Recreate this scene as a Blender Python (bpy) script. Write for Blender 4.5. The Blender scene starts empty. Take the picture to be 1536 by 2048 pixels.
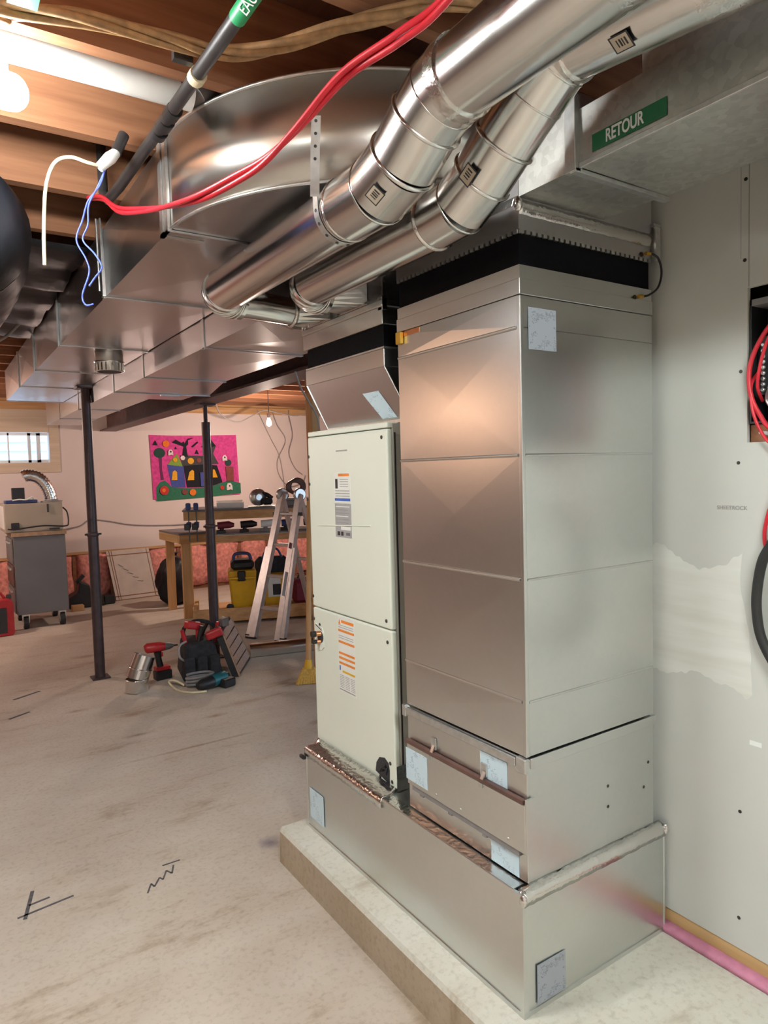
import bpy, math, random
from mathutils import Vector, Matrix
random.seed(7)
scene = bpy.context.scene
COL = scene.collection

# ---------------------------------------------------------------- camera
CAM = Vector((-1.1133, -1.1361, 1.4403))
_yaw, _pitch, _roll = 0.58444, -0.05926, -0.02723
_f = Vector((math.sin(_yaw) * math.cos(_pitch), math.cos(_yaw) * math.cos(_pitch), math.sin(_pitch)))
_r = Vector((math.cos(_yaw), -math.sin(_yaw), 0))
_u = _r.cross(_f)
_c, _s = math.cos(_roll), math.sin(_roll)
_r2, _u2 = _c * _r + _s * _u, -_s * _r + _c * _u
cd = bpy.data.cameras.new('camera')
cd.sensor_fit = 'VERTICAL'
cd.sensor_height = 36.0
cd.lens = 1375.1 / 2048 * 36.0
cd.clip_start = 0.02
cam = bpy.data.objects.new('camera', cd)
COL.objects.link(cam)
cam.matrix_world = Matrix(((_r2.x, _u2.x, -_f.x, CAM.x), (_r2.y, _u2.y, -_f.y, CAM.y), (_r2.z, _u2.z, -_f.z, CAM.z), (0, 0, 0, 1)))
scene.camera = cam

# ---------------------------------------------------------------- world, exposure
w = bpy.data.worlds.new('daylight')
scene.world = w
w.use_nodes = True
w.node_tree.nodes['Background'].inputs[0].default_value = (0.62, 0.80, 1.0, 1)
w.node_tree.nodes['Background'].inputs[1].default_value = 3.0
vs = scene.view_settings
vs.view_transform = 'Standard'
vs.look = 'None'
vs.gamma = 1.0
vs.use_curve_mapping = False
vs.exposure = 0.24
try:
    cy = scene.cycles
    cy.max_bounces = 6
    cy.diffuse_bounces = 3
    cy.glossy_bounces = 4
    cy.transmission_bounces = 4
    cy.transparent_max_bounces = 4
    cy.blur_glossy = 0.5
    cy.use_light_tree = False
    cy.adaptive_threshold = 0.05
    cy.adaptive_min_samples = 16
except AttributeError:
    pass

# ---------------------------------------------------------------- materials
def nt(name):
    m = bpy.data.materials.new(name)
    m.use_nodes = True
    t = m.node_tree
    return m, t, t.nodes['Principled BSDF']

def link(t, a, b):
    t.links.new(a, b)

def ramp(t, fac, stops):
    r = t.nodes.new('ShaderNodeValToRGB')
    e = r.color_ramp.elements
    while len(e) < len(stops):
        e.new(0.5)
    for k, (p, c) in enumerate(stops):
        e[k].position = p
        e[k].color = (c[0], c[1], c[2], 1)
    link(t, fac, r.inputs[0])
    return r.outputs[0]

def tc(t, kind='Object', scale=None):
    n = t.nodes.new('ShaderNodeTexCoord')
    o = n.outputs[kind]
    if scale:
        mp = t.nodes.new('ShaderNodeMapping')
        mp.inputs['Scale'].default_value = scale
        link(t, o, mp.inputs[0])
        o = mp.outputs[0]
    return o

def noise(t, vec, scale, detail=3, rough=0.5):
    n = t.nodes.new('ShaderNodeTexNoise')
    n.inputs['Scale'].default_value = scale
    n.inputs['Detail'].default_value = detail
    n.inputs['Roughness'].default_value = rough
    link(t, vec, n.inputs['Vector'])
    return n.outputs['Fac']

def bump(t, b, fac, strength, dist=0.01):
    n = t.nodes.new('ShaderNodeBump')
    n.inputs['Strength'].default_value = strength
    n.inputs['Distance'].default_value = dist
    link(t, fac, n.inputs['Height'])
    link(t, n.outputs[0], b.inputs['Normal'])

def simple(name, col, rough=0.6, metal=0.0, var=0.12, scale=18, bmp=0.0, spec=None):
    m, t, b = nt(name)
    v = noise(t, tc(t), scale, 4)
    lo = [max(0, c * (1 - var)) for c in col]
    hi = [min(1, c * (1 + var)) for c in col]
    link(t, ramp(t, v, [(0.3, lo), (0.7, hi)]), b.inputs['Base Color'])
    b.inputs['Roughness'].default_value = rough
    b.inputs['Metallic'].default_value = metal
    if spec is not None:
        b.inputs['Specular IOR Level'].default_value = spec
    if bmp:
        bump(t, b, v, bmp)
    return m

def galvanised(name, col, r0, r1, wav=0.06, spangle=0.0, wscale=3.0):
    m, t, b = nt(name)
    co = tc(t)
    v = t.nodes.new('ShaderNodeTexVoronoi')
    v.inputs['Scale'].default_value = 70
    link(t, co, v.inputs['Vector'])
    n1 = noise(t, co, 4, 2, 0.5)
    mix = t.nodes.new('ShaderNodeMix')
    mix.data_type = 'RGBA'
    mix.inputs[0].default_value = 0.25 + spangle
    link(t, ramp(t, n1, [(0.3, [c * 0.97 for c in col]), (0.7, [min(1, c * 1.02) for c in col])]), mix.inputs[6])
    sep = t.nodes.new('ShaderNodeSeparateColor')
    link(t, v.outputs['Color'], sep.inputs[0])
    link(t, ramp(t, sep.outputs[0], [(0.0, [c * (0.96 - spangle) for c in col]), (1.0, [min(1, c * (1.03 + 0.5 * spangle)) for c in col])]), mix.inputs[7])
    link(t, mix.outputs[2], b.inputs['Base Color'])
    b.inputs['Metallic'].default_value = 1.0
    link(t, ramp(t, n1, [(0.25, (r0,) * 3), (0.75, (r1,) * 3)]), b.inputs['Roughness'])
    if wav:
        bump(t, b, noise(t, co, wscale, 2), wav, 0.05)
    return m

M = {}
M['sheet'] = galvanised('galvanised_sheet', (0.69, 0.705, 0.695), 0.31, 0.31, 0)
M['duct'] = galvanised('galvanised_duct', (0.64, 0.63, 0.64), 0.29, 0.29, 0)
M['spangle'] = galvanised('spangled_zinc', (0.58, 0.58, 0.55), 0.38, 0.48, 0.02, 0.22)
M['pipe'] = galvanised('bright_round_pipe', (0.76, 0.76, 0.745), 0.19, 0.19, 0)
M['curved'] = galvanised('curved_sheet', (0.72, 0.70, 0.66), 0.28, 0.28, 0)
M['strap'] = simple('zinc_strap', (0.62, 0.63, 0.62), 0.35, 0.9, 0.1, 60)
M['copper'] = simple('copper', (0.72, 0.33, 0.16), 0.3, 1.0, 0.1)

def foil():
    m, t, b = nt('foil_tape')
    b.inputs['Base Color'].default_value = (0.78, 0.77, 0.75, 1)
    b.inputs['Metallic'].default_value = 1.0
    b.inputs['Roughness'].default_value = 0.2
    bump(t, b, noise(t, tc(t), 55, 3), 0.35, 0.008)
    return m
M['foil'] = foil()
M['canvas'] = simple('black_canvas', (0.006, 0.006, 0.008), 0.8, 0, 0.2, 90, 0.1, 0.12)
M['black'] = simple('black_plastic', (0.015, 0.015, 0.017), 0.45, 0, 0.2)
M['blackbag'] = simple('black_film', (0.012, 0.013, 0.018), 0.48, 0, 0.2, 9, 0.4, 0.35)
M['rubber'] = simple('black_rubber', (0.02, 0.02, 0.021), 0.6)
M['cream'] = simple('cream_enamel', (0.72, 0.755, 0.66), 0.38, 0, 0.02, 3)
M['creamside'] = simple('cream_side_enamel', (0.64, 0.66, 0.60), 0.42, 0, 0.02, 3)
M['screw'] = simple('dark_screw', (0.06, 0.055, 0.05), 0.4, 0.6)
M['brightscrew'] = simple('zinc_screw', (0.5, 0.5, 0.48), 0.35, 0.9)
M['white'] = simple('white_plastic', (0.78, 0.78, 0.76), 0.4, 0, 0.03)
M['pvc'] = simple('white_pipe_plastic', (0.80, 0.79, 0.76), 0.35, 0, 0.03)
M['ironpipe'] = simple('dark_iron_pipe', (0.055, 0.05, 0.05), 0.45, 0.4, 0.2)
M['steel'] = simple('painted_brown_steel', (0.13, 0.068, 0.056), 0.5, 0.1, 0.25, 12)
M['post'] = simple('painted_steel_post', (0.06, 0.04, 0.045), 0.45, 0.2, 0.25, 15)
M['red'] = simple('red_plastic', (0.45, 0.02, 0.025), 0.4)
M['redwire'] = simple('red_wire_jacket', (0.62, 0.02, 0.035), 0.4, 0, 0.1, 30)
M['blue'] = simple('blue_wire_jacket', (0.09, 0.14, 0.75), 0.45)
M['ivory'] = simple('ivory_wire_jacket', (0.72, 0.62, 0.42), 0.5)
M['tan'] = simple('tan_cable_jacket', (0.34, 0.19, 0.08), 0.6, 0, 0.3, 40, 0.2)
M['greywire'] = simple('grey_wire_jacket', (0.30, 0.27, 0.26), 0.6)
M['yellow'] = simple('yellow_plastic', (0.75, 0.42, 0.015), 0.45, 0, 0.06)
M['teal'] = simple('teal_plastic', (0.01, 0.12, 0.14), 0.45)
M['greycab'] = simple('grey_steel_cabinet', (0.16, 0.155, 0.155), 0.45, 0.1, 0.06, 4)
M['beigebox'] = simple('beige_enamel', (0.40, 0.33, 0.25), 0.5, 0, 0.06, 4)
M['alu'] = simple('brushed_aluminium', (0.62, 0.60, 0.60), 0.38, 0.85, 0.08, 30)
M['green'] = simple('green_marker', (0.012, 0.14, 0.055), 0.45, 0, 0.05)
M['greenlit'] = simple('lit_green_marker', (0.02, 0.33, 0.12), 0.45, 0, 0.05)  # lit copy of the marker green, extra brightness put into the colour
M['lettering'] = simple('white_lettering', (0.80, 0.82, 0.80), 0.5, 0, 0.02)
M['ink'] = simple('dark_ink', (0.03, 0.03, 0.035), 0.6)
M['greyink'] = simple('grey_ink', (0.32, 0.31, 0.30), 0.7)
M['chalk'] = simple('charcoal_mark', (0.10, 0.09, 0.10), 0.9, 0, 0.3, 60)
M['orangeink'] = simple('orange_ink', (0.80, 0.25, 0.04), 0.5)
M['blueink'] = simple('blue_ink', (0.05, 0.13, 0.50), 0.5)
M['paperw'] = simple('white_label_stock', (0.76, 0.77, 0.73), 0.5, 0, 0.03)
M['greylabel'] = simple('grey_label_stock', (0.36, 0.36, 0.37), 0.45, 0, 0.05, 60)
M['tanlabel'] = simple('tan_label_stock', (0.50, 0.42, 0.33), 0.5)
M['pinkfoam'] = simple('pink_foam', (0.62, 0.24, 0.36), 0.7, 0, 0.15, 30, 0.2)
M['wool'] = simple('pink_wool', (0.78, 0.30, 0.25), 0.95, 0, 0.3, 25, 0.9)
M['cloth'] = simple('dark_cloth', (0.02, 0.02, 0.024), 0.9, 0, 0.4, 30, 0.4)
M['card'] = simple('tan_board', (0.42, 0.27, 0.17), 0.8, 0, 0.15, 20)
M['filterboard'] = simple('filter_media', (0.50, 0.36, 0.30), 0.9, 0, 0.2, 60)
M['maroon'] = simple('maroon_plastic', (0.2, 0.02, 0.04), 0.5)
M['blueplastic'] = simple('blue_plastic', (0.03, 0.05, 0.16), 0.5)
M['greyplastic'] = simple('grey_plastic', (0.22, 0.21, 0.21), 0.5)
M['brass'] = simple('brass_tag', (0.62, 0.36, 0.05), 0.4, 0.7)

def wood(name, dark, light, along, rough=0.7):
    m, t, b = nt(name)
    sc = [28, 28, 28]
    sc[along] = 1.6
    v = noise(t, tc(t, 'Object', sc), 1.0, 5, 0.6)
    link(t, ramp(t, v, [(0.3, dark), (0.7, light)]), b.inputs['Base Color'])
    b.inputs['Roughness'].default_value = rough
    b.inputs['Specular IOR Level'].default_value = 0.25
    bump(t, b, v, 0.15, 0.003)
    return m
M['joist'] = wood('brown_joist', (0.20, 0.085, 0.042), (0.34, 0.155, 0.08), 0)
M['deck'] = wood('brown_decking', (0.15, 0.06, 0.032), (0.24, 0.10, 0.055), 1)
M['pine_x'] = wood('pine', (0.46, 0.25, 0.11), (0.64, 0.38, 0.18), 0)
M['pine_z'] = wood('pine_upright', (0.44, 0.24, 0.10), (0.62, 0.36, 0.17), 2)
M['pine_y'] = wood('pine_plate', (0.48, 0.30, 0.13), (0.66, 0.44, 0.22), 1)
M['sill'] = wood('pale_casing', (0.56, 0.44, 0.32), (0.68, 0.55, 0.42), 0)

def concrete(name, a, b_, c, rough=0.85):
    m, t, b = nt(name)
    co = tc(t)
    n1 = noise(t, co, 0.9, 6, 0.62)
    n2 = noise(t, tc(t, 'Object', (1, 3.2, 1)), 2.2, 5, 0.65)
    n3 = noise(t, co, 60, 3, 0.6)
    mx = t.nodes.new('ShaderNodeMix')
    mx.data_type = 'RGBA'
    mx.blend_type = 'MULTIPLY'
    mx.inputs[0].default_value = 1.0
    link(t, ramp(t, n1, [(0.28, a), (0.5, b_), (0.72, c)]), mx.inputs[6])
    link(t, ramp(t, n2, [(0.27, (0.66, 0.58, 0.50)), (0.42, (0.95, 0.93, 0.90)), (0.6, (1, 1, 1))]), mx.inputs[7])
    mx2 = t.nodes.new('ShaderNodeMix')
    mx2.data_type = 'RGBA'
    mx2.blend_type = 'MULTIPLY'
    mx2.inputs[0].default_value = 1.0
    link(t, mx.outputs[2], mx2.inputs[6])
    link(t, ramp(t, n3, [(0.25, (0.82, 0.80, 0.78)), (0.5, (1, 1, 1))]), mx2.inputs[7])
    link(t, mx2.outputs[2], b.inputs['Base Color'])
    b.inputs['Roughness'].default_value = rough
    b.inputs['Specular IOR Level'].default_value = 0.3
    bump(t, b, n3, 0.12, 0.004)
    return m
M['floor'] = concrete('floor_concrete', (0.48, 0.405, 0.345), (0.575, 0.505, 0.435), (0.64, 0.585, 0.51))
def floor_marks(m):
    # bluish spill by the pad corner, brown ground-in smears, darker strip at pad foot
    t = m.node_tree
    b = t.nodes['Principled BSDF']
    src = b.inputs['Base Color'].links[0].from_socket
    geo = t.nodes.new('ShaderNodeNewGeometry')
    nz = noise(t, geo.outputs['Position'], 6, 4, 0.6)
    cur = src
    for (cx, cy, sx, sy, col) in ((-0.07, 1.31, 0.10, 0.10, (0.52, 0.50, 0.62)), (-0.15, 3.16, 0.24, 0.10, (0.66, 0.56, 0.48)), (-0.20, 2.80, 0.18, 0.05, (0.62, 0.53, 0.47)),
                                  (0.25, 2.83, 0.16, 0.06, (0.68, 0.56, 0.46)), (-0.42, 3.45, 0.16, 0.07, (0.70, 0.60, 0.52)), (0.05, 2.44, 0.8, 0.03, (0.66, 0.57, 0.48)), (0.72, 2.35, 0.16, 0.12, (0.60, 0.50, 0.44)), (0.5, 2.95, 0.5, 0.10, (0.78, 0.70, 0.64)), (-0.105, 0.2, 0.05, 0.9, (0.72, 0.66, 0.58))):
        mp = t.nodes.new('ShaderNodeMapping')
        mp.inputs['Location'].default_value = (-cx / sx, -cy / sy, 0)
        mp.inputs['Scale'].default_value = (1 / sx, 1 / sy, 0)
        link(t, geo.outputs['Position'], mp.inputs[0])
        ln = t.nodes.new('ShaderNodeVectorMath')
        ln.operation = 'LENGTH'
        link(t, mp.outputs[0], ln.inputs[0])
        ad = t.nodes.new('ShaderNodeMath')
        ad.operation = 'MULTIPLY_ADD'
        link(t, nz, ad.inputs[0])
        ad.inputs[1].default_value = 0.9
        link(t, ln.outputs['Value'], ad.inputs[2])
        mx = t.nodes.new('ShaderNodeMix')
        mx.data_type = 'RGBA'
        mx.blend_type = 'MULTIPLY'
        mx.inputs[0].default_value = 1.0
        link(t, cur, mx.inputs[6])
        link(t, ramp(t, ad.outputs[0], [(0.45, col), (1.0, (1, 1, 1))]), mx.inputs[7])
        cur = mx.outputs[2]
    link(t, cur, b.inputs['Base Color'])
floor_marks(M['floor'])
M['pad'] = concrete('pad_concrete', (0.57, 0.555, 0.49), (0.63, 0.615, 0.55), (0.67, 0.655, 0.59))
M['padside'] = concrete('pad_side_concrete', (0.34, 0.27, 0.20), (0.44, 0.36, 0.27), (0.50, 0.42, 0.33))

def drywall():
    m, t, b = nt('drywall_paper')
    co = tc(t)
    n = noise(t, co, 2.5, 4)
    base = ramp(t, n, [(0.3, (0.555, 0.555, 0.52)), (0.7, (0.60, 0.605, 0.57))])
    sep = t.nodes.new('ShaderNodeSeparateXYZ')
    link(t, co, sep.inputs[0])
    nn = noise(t, tc(t, 'Object', (1, 3.5, 1.0)), 2.0, 3)
    def mth(op, a, b2):
        q = t.nodes.new('ShaderNodeMath')
        q.operation = op
        for k, v in enumerate((a, b2)):
            if isinstance(v, (int, float)):
                q.inputs[k].default_value = v
            else:
                link(t, v, q.inputs[k])
        return q.outputs[0]
    # troweled joint compound: a pale band along the board joint
    wob = mth('MULTIPLY', mth('SUBTRACT', nn, 0.5), 0.22)
    z = mth('ADD', sep.outputs['Z'], wob)
    band = mth('MULTIPLY', mth('GREATER_THAN', z, 0.675), mth('LESS_THAN', z, 1.0))
    yb = mth('GREATER_THAN', mth('ADD', sep.outputs['Y'], wob), 0.945)
    band = mth('MULTIPLY', band, yb)
    mx = t.nodes.new('ShaderNodeMix')
    mx.data_type = 'RGBA'
    link(t, band, mx.inputs[0])
    link(t, base, mx.inputs[6])
    link(t, ramp(t, noise(t, tc(t, 'Object', (1, 1.5, 14)), 2, 3), [(0.3, (0.64, 0.63, 0.575)), (0.7, (0.72, 0.725, 0.68))]), mx.inputs[7])
    link(t, mx.outputs[2], b.inputs['Base Color'])
    b.inputs['Roughness'].default_value = 0.9
    b.inputs['Specular IOR Level'].default_value = 0.15
    return m
M['drywall'] = drywall()
M['paint'] = simple('painted_wall', (0.72, 0.61, 0.57), 0.85, 0, 0.03, 2)
M['foundation'] = simple('foundation_wall', (0.17, 0.125, 0.105), 0.9, 0, 0.15, 5)
M['dark'] = simple('dark_void', (0.02, 0.015, 0.012), 0.9)

def paper(name, col, ink, zs=26.0):
    m, t, b = nt(name)
    co = tc(t, 'Generated')
    mp = t.nodes.new('ShaderNodeMapping')
    mp.inputs['Scale'].default_value = (9, 9, 16)
    link(t, co, mp.inputs[0])
    n = noise(t, mp.outputs[0], 1.0, 2, 0.7)
    big = noise(t, co, 3.2, 1)
    mul = t.nodes.new('ShaderNodeMath')
    mul.operation = 'MULTIPLY'
    link(t, n, mul.inputs[0])
    link(t, big, mul.inputs[1])
    link(t, ramp(t, mul.outputs[0], [(0.31, col), (0.335, ink), (0.36, col)]), b.inputs['Base Color'])
    b.inputs['Roughness'].default_value = 0.55
    return m
M['bluepaper'] = paper('pale_blue_label', (0.56, 0.70, 0.78), (0.22, 0.28, 0.36))
M['greypaper'] = paper('grey_blue_label', (0.34, 0.37, 0.42), (0.10, 0.11, 0.14))

def emit(name, col, strength):
    m, t, b = nt(name)
    b.inputs['Base Color'].default_value = (0.8, 0.8, 0.8, 1)
    b.inputs['Emission Color'].default_value = (*col, 1)
    b.inputs['Emission Strength'].default_value = strength
    return m
M['led'] = emit('led_diffuser', (0.96, 1.0, 0.98), 108)
M['led_fill'] = emit('led_diffuser_fill', (0.95, 1.0, 0.94), 26)  # diffuser of the added fill batten
M['led_near'] = emit('led_diffuser_near', (0.91, 1.0, 0.97), 172)
M['bulb'] = emit('warm_bulb_glass', (1.0, 0.78, 0.5), 12)

def glass():
    m, t, b = nt('window_glass')
    b.inputs['Base Color'].default_value = (0.95, 0.98, 1, 1)
    b.inputs['Roughness'].default_value = 0.02
    b.inputs['Transmission Weight'].default_value = 1.0
    b.inputs['IOR'].default_value = 1.02
    return m
M['glass'] = glass()
M['siding'] = simple('pale_blue_siding', (0.60, 0.72, 0.82), 0.7, 0, 0.06, 3)

# ---------------------------------------------------------------- mesh helpers
ORI = {}

class MB:
    def __init__(s):
        s.v, s.f, s.sm = [], [], []

    def add(s, vs, fs, smooth=False):
        o = len(s.v)
        s.v += [tuple(p) for p in vs]
        for f in fs:
            s.f.append(tuple(i + o for i in f))
            s.sm.append(smooth)
        return s

    def box(s, x0, x1, y0, y1, z0, z1):
        return s.add([(x0, y0, z0), (x1, y0, z0), (x1, y1, z0), (x0, y1, z0), (x0, y0, z1), (x1, y0, z1), (x1, y1, z1), (x0, y1, z1)],
                     [(3, 2, 1, 0), (4, 5, 6, 7), (0, 1, 5, 4), (1, 2, 6, 5), (2, 3, 7, 6), (3, 0, 4, 7)])

    def obox(s, c, half, rz=0.0, tilt=None):
        R = Matrix.Rotation(rz, 3, 'Z')
        if tilt:
            R = R @ Matrix.Rotation(tilt[1], 3, tilt[0])
        pts = []
        for dz in (-1, 1):
            for dx, dy in ((-1, -1), (1, -1), (1, 1), (-1, 1)):
                pts.append(Vector(c) + R @ Vector((dx * half[0], dy * half[1], dz * half[2])))
        return s.add(pts, [(3, 2, 1, 0), (4, 5, 6, 7), (0, 1, 5, 4), (1, 2, 6, 5), (2, 3, 7, 6), (3, 0, 4, 7)])

    def bar(s, a, b, w, h, up=(0, 0, 1)):
        a, b = Vector(a), Vector(b)
        d = (b - a).normalized()
        up = Vector(up)
        if abs(d.dot(up)) > 0.98:
            up = Vector((1, 0, 0))
        x = d.cross(up).normalized()
        y = x.cross(d).normalized()
        pts = []
        for p in (a, b):
            for i, j in ((-1, -1), (1, -1), (1, 1), (-1, 1)):
                pts.append(p + x * (i * w / 2) + y * (j * h / 2))
        return s.add(pts, [(3, 2, 1, 0), (4, 5, 6, 7), (0, 1, 5, 4), (1, 2, 6, 5), (2, 3, 7, 6), (3, 0, 4, 7)])

    def sheetbox(s, x0, x1, y0, y1, z0, z1, k=0.003):
        # a sheet-metal box whose faces are cross-broken (a slight outward pyramid)
        c = [(x0, y0, z0), (x1, y0, z0), (x1, y1, z0), (x0, y1, z0), (x0, y0, z1), (x1, y0, z1), (x1, y1, z1), (x0, y1, z1)]
        mx, my, mz = (x0 + x1) / 2, (y0 + y1) / 2, (z0 + z1) / 2
        c += [(mx, my, z0 - k), (mx, my, z1 + k), (mx, y0 - k, mz), (x1 + k, my, mz), (mx, y1 + k, mz), (x0 - k, my, mz)]
        quads = [((3, 2, 1, 0), 8), ((4, 5, 6, 7), 9), ((0, 1, 5, 4), 10), ((1, 2, 6, 5), 11), ((2, 3, 7, 6), 12), ((3, 0, 4, 7), 13)]
        fs = []
        for q, m in quads:
            for i in range(4):
                fs.append((q[i], q[(i + 1) % 4], m))
        return s.add(c, fs)

    def tube(s, path, rad, n=16, caps=True, smooth=True, ring=None):
        P = [Vector(p) for p in path]
        R = rad if isinstance(rad, (list, tuple)) else [rad] * len(P)
        T = []
        for i in range(len(P)):
            a = P[max(i - 1, 0)]
            b = P[min(i + 1, len(P) - 1)]
            T.append((b - a).normalized())
        up = Vector((0, 0, 1)) if abs(T[0].z) < 0.9 else Vector((1, 0, 0))
        x = T[0].cross(up).normalized()
        vs, fs = [], []
        for i, p in enumerate(P):
            x = (x - T[i] * x.dot(T[i])).normalized()
            y = T[i].cross(x)
            for k in range(n):
                a = 2 * math.pi * k / n
                vs.append(p + (x * math.cos(a) + y * math.sin(a)) * R[i])
        for i in range(len(P) - 1):
            for k in range(n):
                k2 = (k + 1) % n
                fs.append((i * n + k, i * n + k2, (i + 1) * n + k2, (i + 1) * n + k))
        s.add(vs, fs, smooth)
        if caps:
            # caps get their own vertices so the side keeps clean round shading
            s.add(vs[:n], [tuple(reversed(range(n)))])
            s.add(vs[-n:], [tuple(range(n))])
        return s

    def lathe(s, c, prof, n=20, axis='z', smooth=True):
        # prof: (radius, height) pairs about an axis through c
        vs, fs = [], []
        c = Vector(c)
        for r, h in prof:
            for k in range(n):
                a = 2 * math.pi * k / n
                if axis == 'z':
                    vs.append(c + Vector((r * math.cos(a), r * math.sin(a), h)))
                elif axis == 'x':
                    vs.append(c + Vector((h, r * math.cos(a), r * math.sin(a))))
                else:
                    vs.append(c + Vector((r * math.cos(a), h, r * math.sin(a))))
        for i in range(len(prof) - 1):
            for k in range(n):
                k2 = (k + 1) % n
                fs.append((i * n + k, i * n + k2, (i + 1) * n + k2, (i + 1) * n + k))
        s.add(vs, fs, smooth)
        s.add(vs[:n], [tuple(reversed(range(n)))])
        return s.add(vs[-n:], [tuple(range(n))])

    def prism(s, poly, a0, a1, plane='xz', smooth=False):
        # poly in (first, second) of the plane, extruded along the third axis
        n = len(poly)
        def pt(p, h):
            if plane == 'xz':
                return (p[0], h, p[1])
            if plane == 'xy':
                return (p[0], p[1], h)
            return (h, p[0], p[1])
        vs = [pt(p, a0) for p in poly] + [pt(p, a1) for p in poly]
        fs = [tuple(reversed(range(n))), tuple(range(n, 2 * n))]
        s.add(vs, fs)
        o = len(s.v) - 2 * n
        for k in range(n):
            k2 = (k + 1) % n
            s.f.append((o + k, o + k2, o + n + k2, o + n + k))
            s.sm.append(smooth)
        return s

    def build(s, name, mat, parent=None, bevel=0.0, seg=1):
        me = bpy.data.meshes.new(name)
        if parent is not None:
            o = ORI[parent.name]
        else:
            xs = [p[0] for p in s.v]; ys = [p[1] for p in s.v]; zs = [p[2] for p in s.v]
            o = Vector(((min(xs) + max(xs)) / 2, (min(ys) + max(ys)) / 2, min(zs)))
        me.from_pydata([(p[0] - o.x, p[1] - o.y, p[2] - o.z) for p in s.v], [], s.f)
        for p, sm in zip(me.polygons, s.sm):
            p.use_smooth = sm
        me.materials.append(M[mat] if isinstance(mat, str) else mat)
        me.update()
        ob = bpy.data.objects.new(name, me)
        COL.objects.link(ob)
        if parent is not None:
            ob.parent = parent
        else:
            ob.location = o
        ORI[ob.name] = o.copy()
        import bmesh
        bm = bmesh.new()
        bm.from_mesh(me)
        bmesh.ops.recalc_face_normals(bm, faces=bm.faces)
        bm.to_mesh(me)
        bm.free()
        if bevel:
            md = ob.modifiers.new('edge', 'BEVEL')
            md.width = bevel
            md.segments = seg
            md.limit_method = 'ANGLE'
        return ob

def tag(o, label, cat, group=None):
    o['label'] = label
    o['category'] = cat
    if group:
        o['group'] = group
    return o

def thing(name, label, cat, loc, group=None):
    o = bpy.data.objects.new(name, None)
    o.empty_display_size = 0.1
    COL.objects.link(o)
    o.location = loc
    ORI[o.name] = Vector(loc)
    return tag(o, label, cat, group)

def struct(o, label, cat):
    o['kind'] = 'structure'
    return tag(o, label, cat)

def clone(src, parent, delta):
    c = src.copy()
    COL.objects.link(c)
    c.parent = parent
    c.location = src.location + Vector(delta)
    ORI[c.name] = ORI[src.name] + Vector(delta)
    return c

def smooth_path(pts, n=8):
    P = [Vector(p) for p in pts]
    out = []
    for i in range(len(P) - 1):
        p0 = P[max(i - 1, 0)]; p1 = P[i]; p2 = P[i + 1]; p3 = P[min(i + 2, len(P) - 1)]
        for k in range(n):
            t = k / n
            out.append(0.5 * ((2 * p1) + (-p0 + p2) * t + (2 * p0 - 5 * p1 + 4 * p2 - p3) * t * t + (-p0 + 3 * p1 - 3 * p2 + p3) * t ** 3))
    out.append(P[-1])
    return out

def letters(name, body, size, mat, parent, squeeze=1.0, bold=0.0):
    cu = bpy.data.curves.new(name, 'FONT')
    cu.body = body
    cu.size = size
    cu.align_x = 'CENTER'
    cu.align_y = 'CENTER'
    cu.extrude = 0.0003
    cu.offset = bold
    tmp = bpy.data.objects.new('tmp', cu)
    COL.objects.link(tmp)
    bpy.context.view_layer.update()
    me = bpy.data.meshes.new_from_object(tmp.evaluated_get(bpy.context.evaluated_depsgraph_get()))
    bpy.data.objects.remove(tmp)
    me.name = name
    for v in me.vertices:
        v.co.x *= squeeze
    me.materials.clear()
    me.materials.append(M[mat])
    o = bpy.data.objects.new(name, me)
    COL.objects.link(o)
    o.parent = parent
    return o

def text(name, body, mat, parent, loc, rot, size, align='CENTER', squeeze=1.0, bold=0.0):
    o = letters(name, body, size, mat, parent, squeeze, bold)
    o.location = Vector(loc) - ORI[parent.name]
    o.rotation_euler = rot
    return o

FACE_NEG_X = (math.pi / 2, 0, -math.pi / 2)     # reads on a face that looks towards -X
FACE_NEG_Y = (math.pi / 2, 0, 0)

# ================================================================ STRUCTURE
XL, XR, Y0, YF, ZJ, ZD = -4.2, 4.4, -3.6, 7.5, 2.345, 2.58
floor = struct(MB().box(XL - 0.1, XR + 0.1, Y0 - 0.1, YF + 0.3, -0.12, 0).build('floor', 'floor'), 'stained beige concrete basement floor', 'floor')
# pencilled layout marks on the slab
def stroke(a, b, wd=0.008):
    MB().bar((a[0], a[1], 0.0006), (b[0], b[1], 0.0006), wd, 0.001).build('chalk_mark', 'chalk', floor)
for a, b, wd in [((-0.925, 1.355), (-0.885, 1.515), 0.012), ((-0.945, 1.375), (-0.77, 1.40), 0.009), ((-0.905, 1.43), (-0.84, 1.44), 0.009),
              ((-0.555, 1.26), (-0.53, 1.31), 0.006), ((-0.53, 1.31), (-0.525, 1.285), 0.006), ((-0.525, 1.285), (-0.495, 1.33), 0.006), ((-0.495, 1.33), (-0.488, 1.31), 0.006),
              ((-0.488, 1.31), (-0.462, 1.36), 0.006), ((-0.462, 1.36), (-0.45, 1.33), 0.006), ((-0.45, 1.33), (-0.43, 1.38), 0.006), ((-0.465, 1.40), (-0.40, 1.40), 0.007),
              ((-0.78, 3.55), (-0.66, 3.62), 0.02), ((-0.72, 3.95), (-0.55, 4.05), 0.02)]:
    stroke(a, b, wd)

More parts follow.
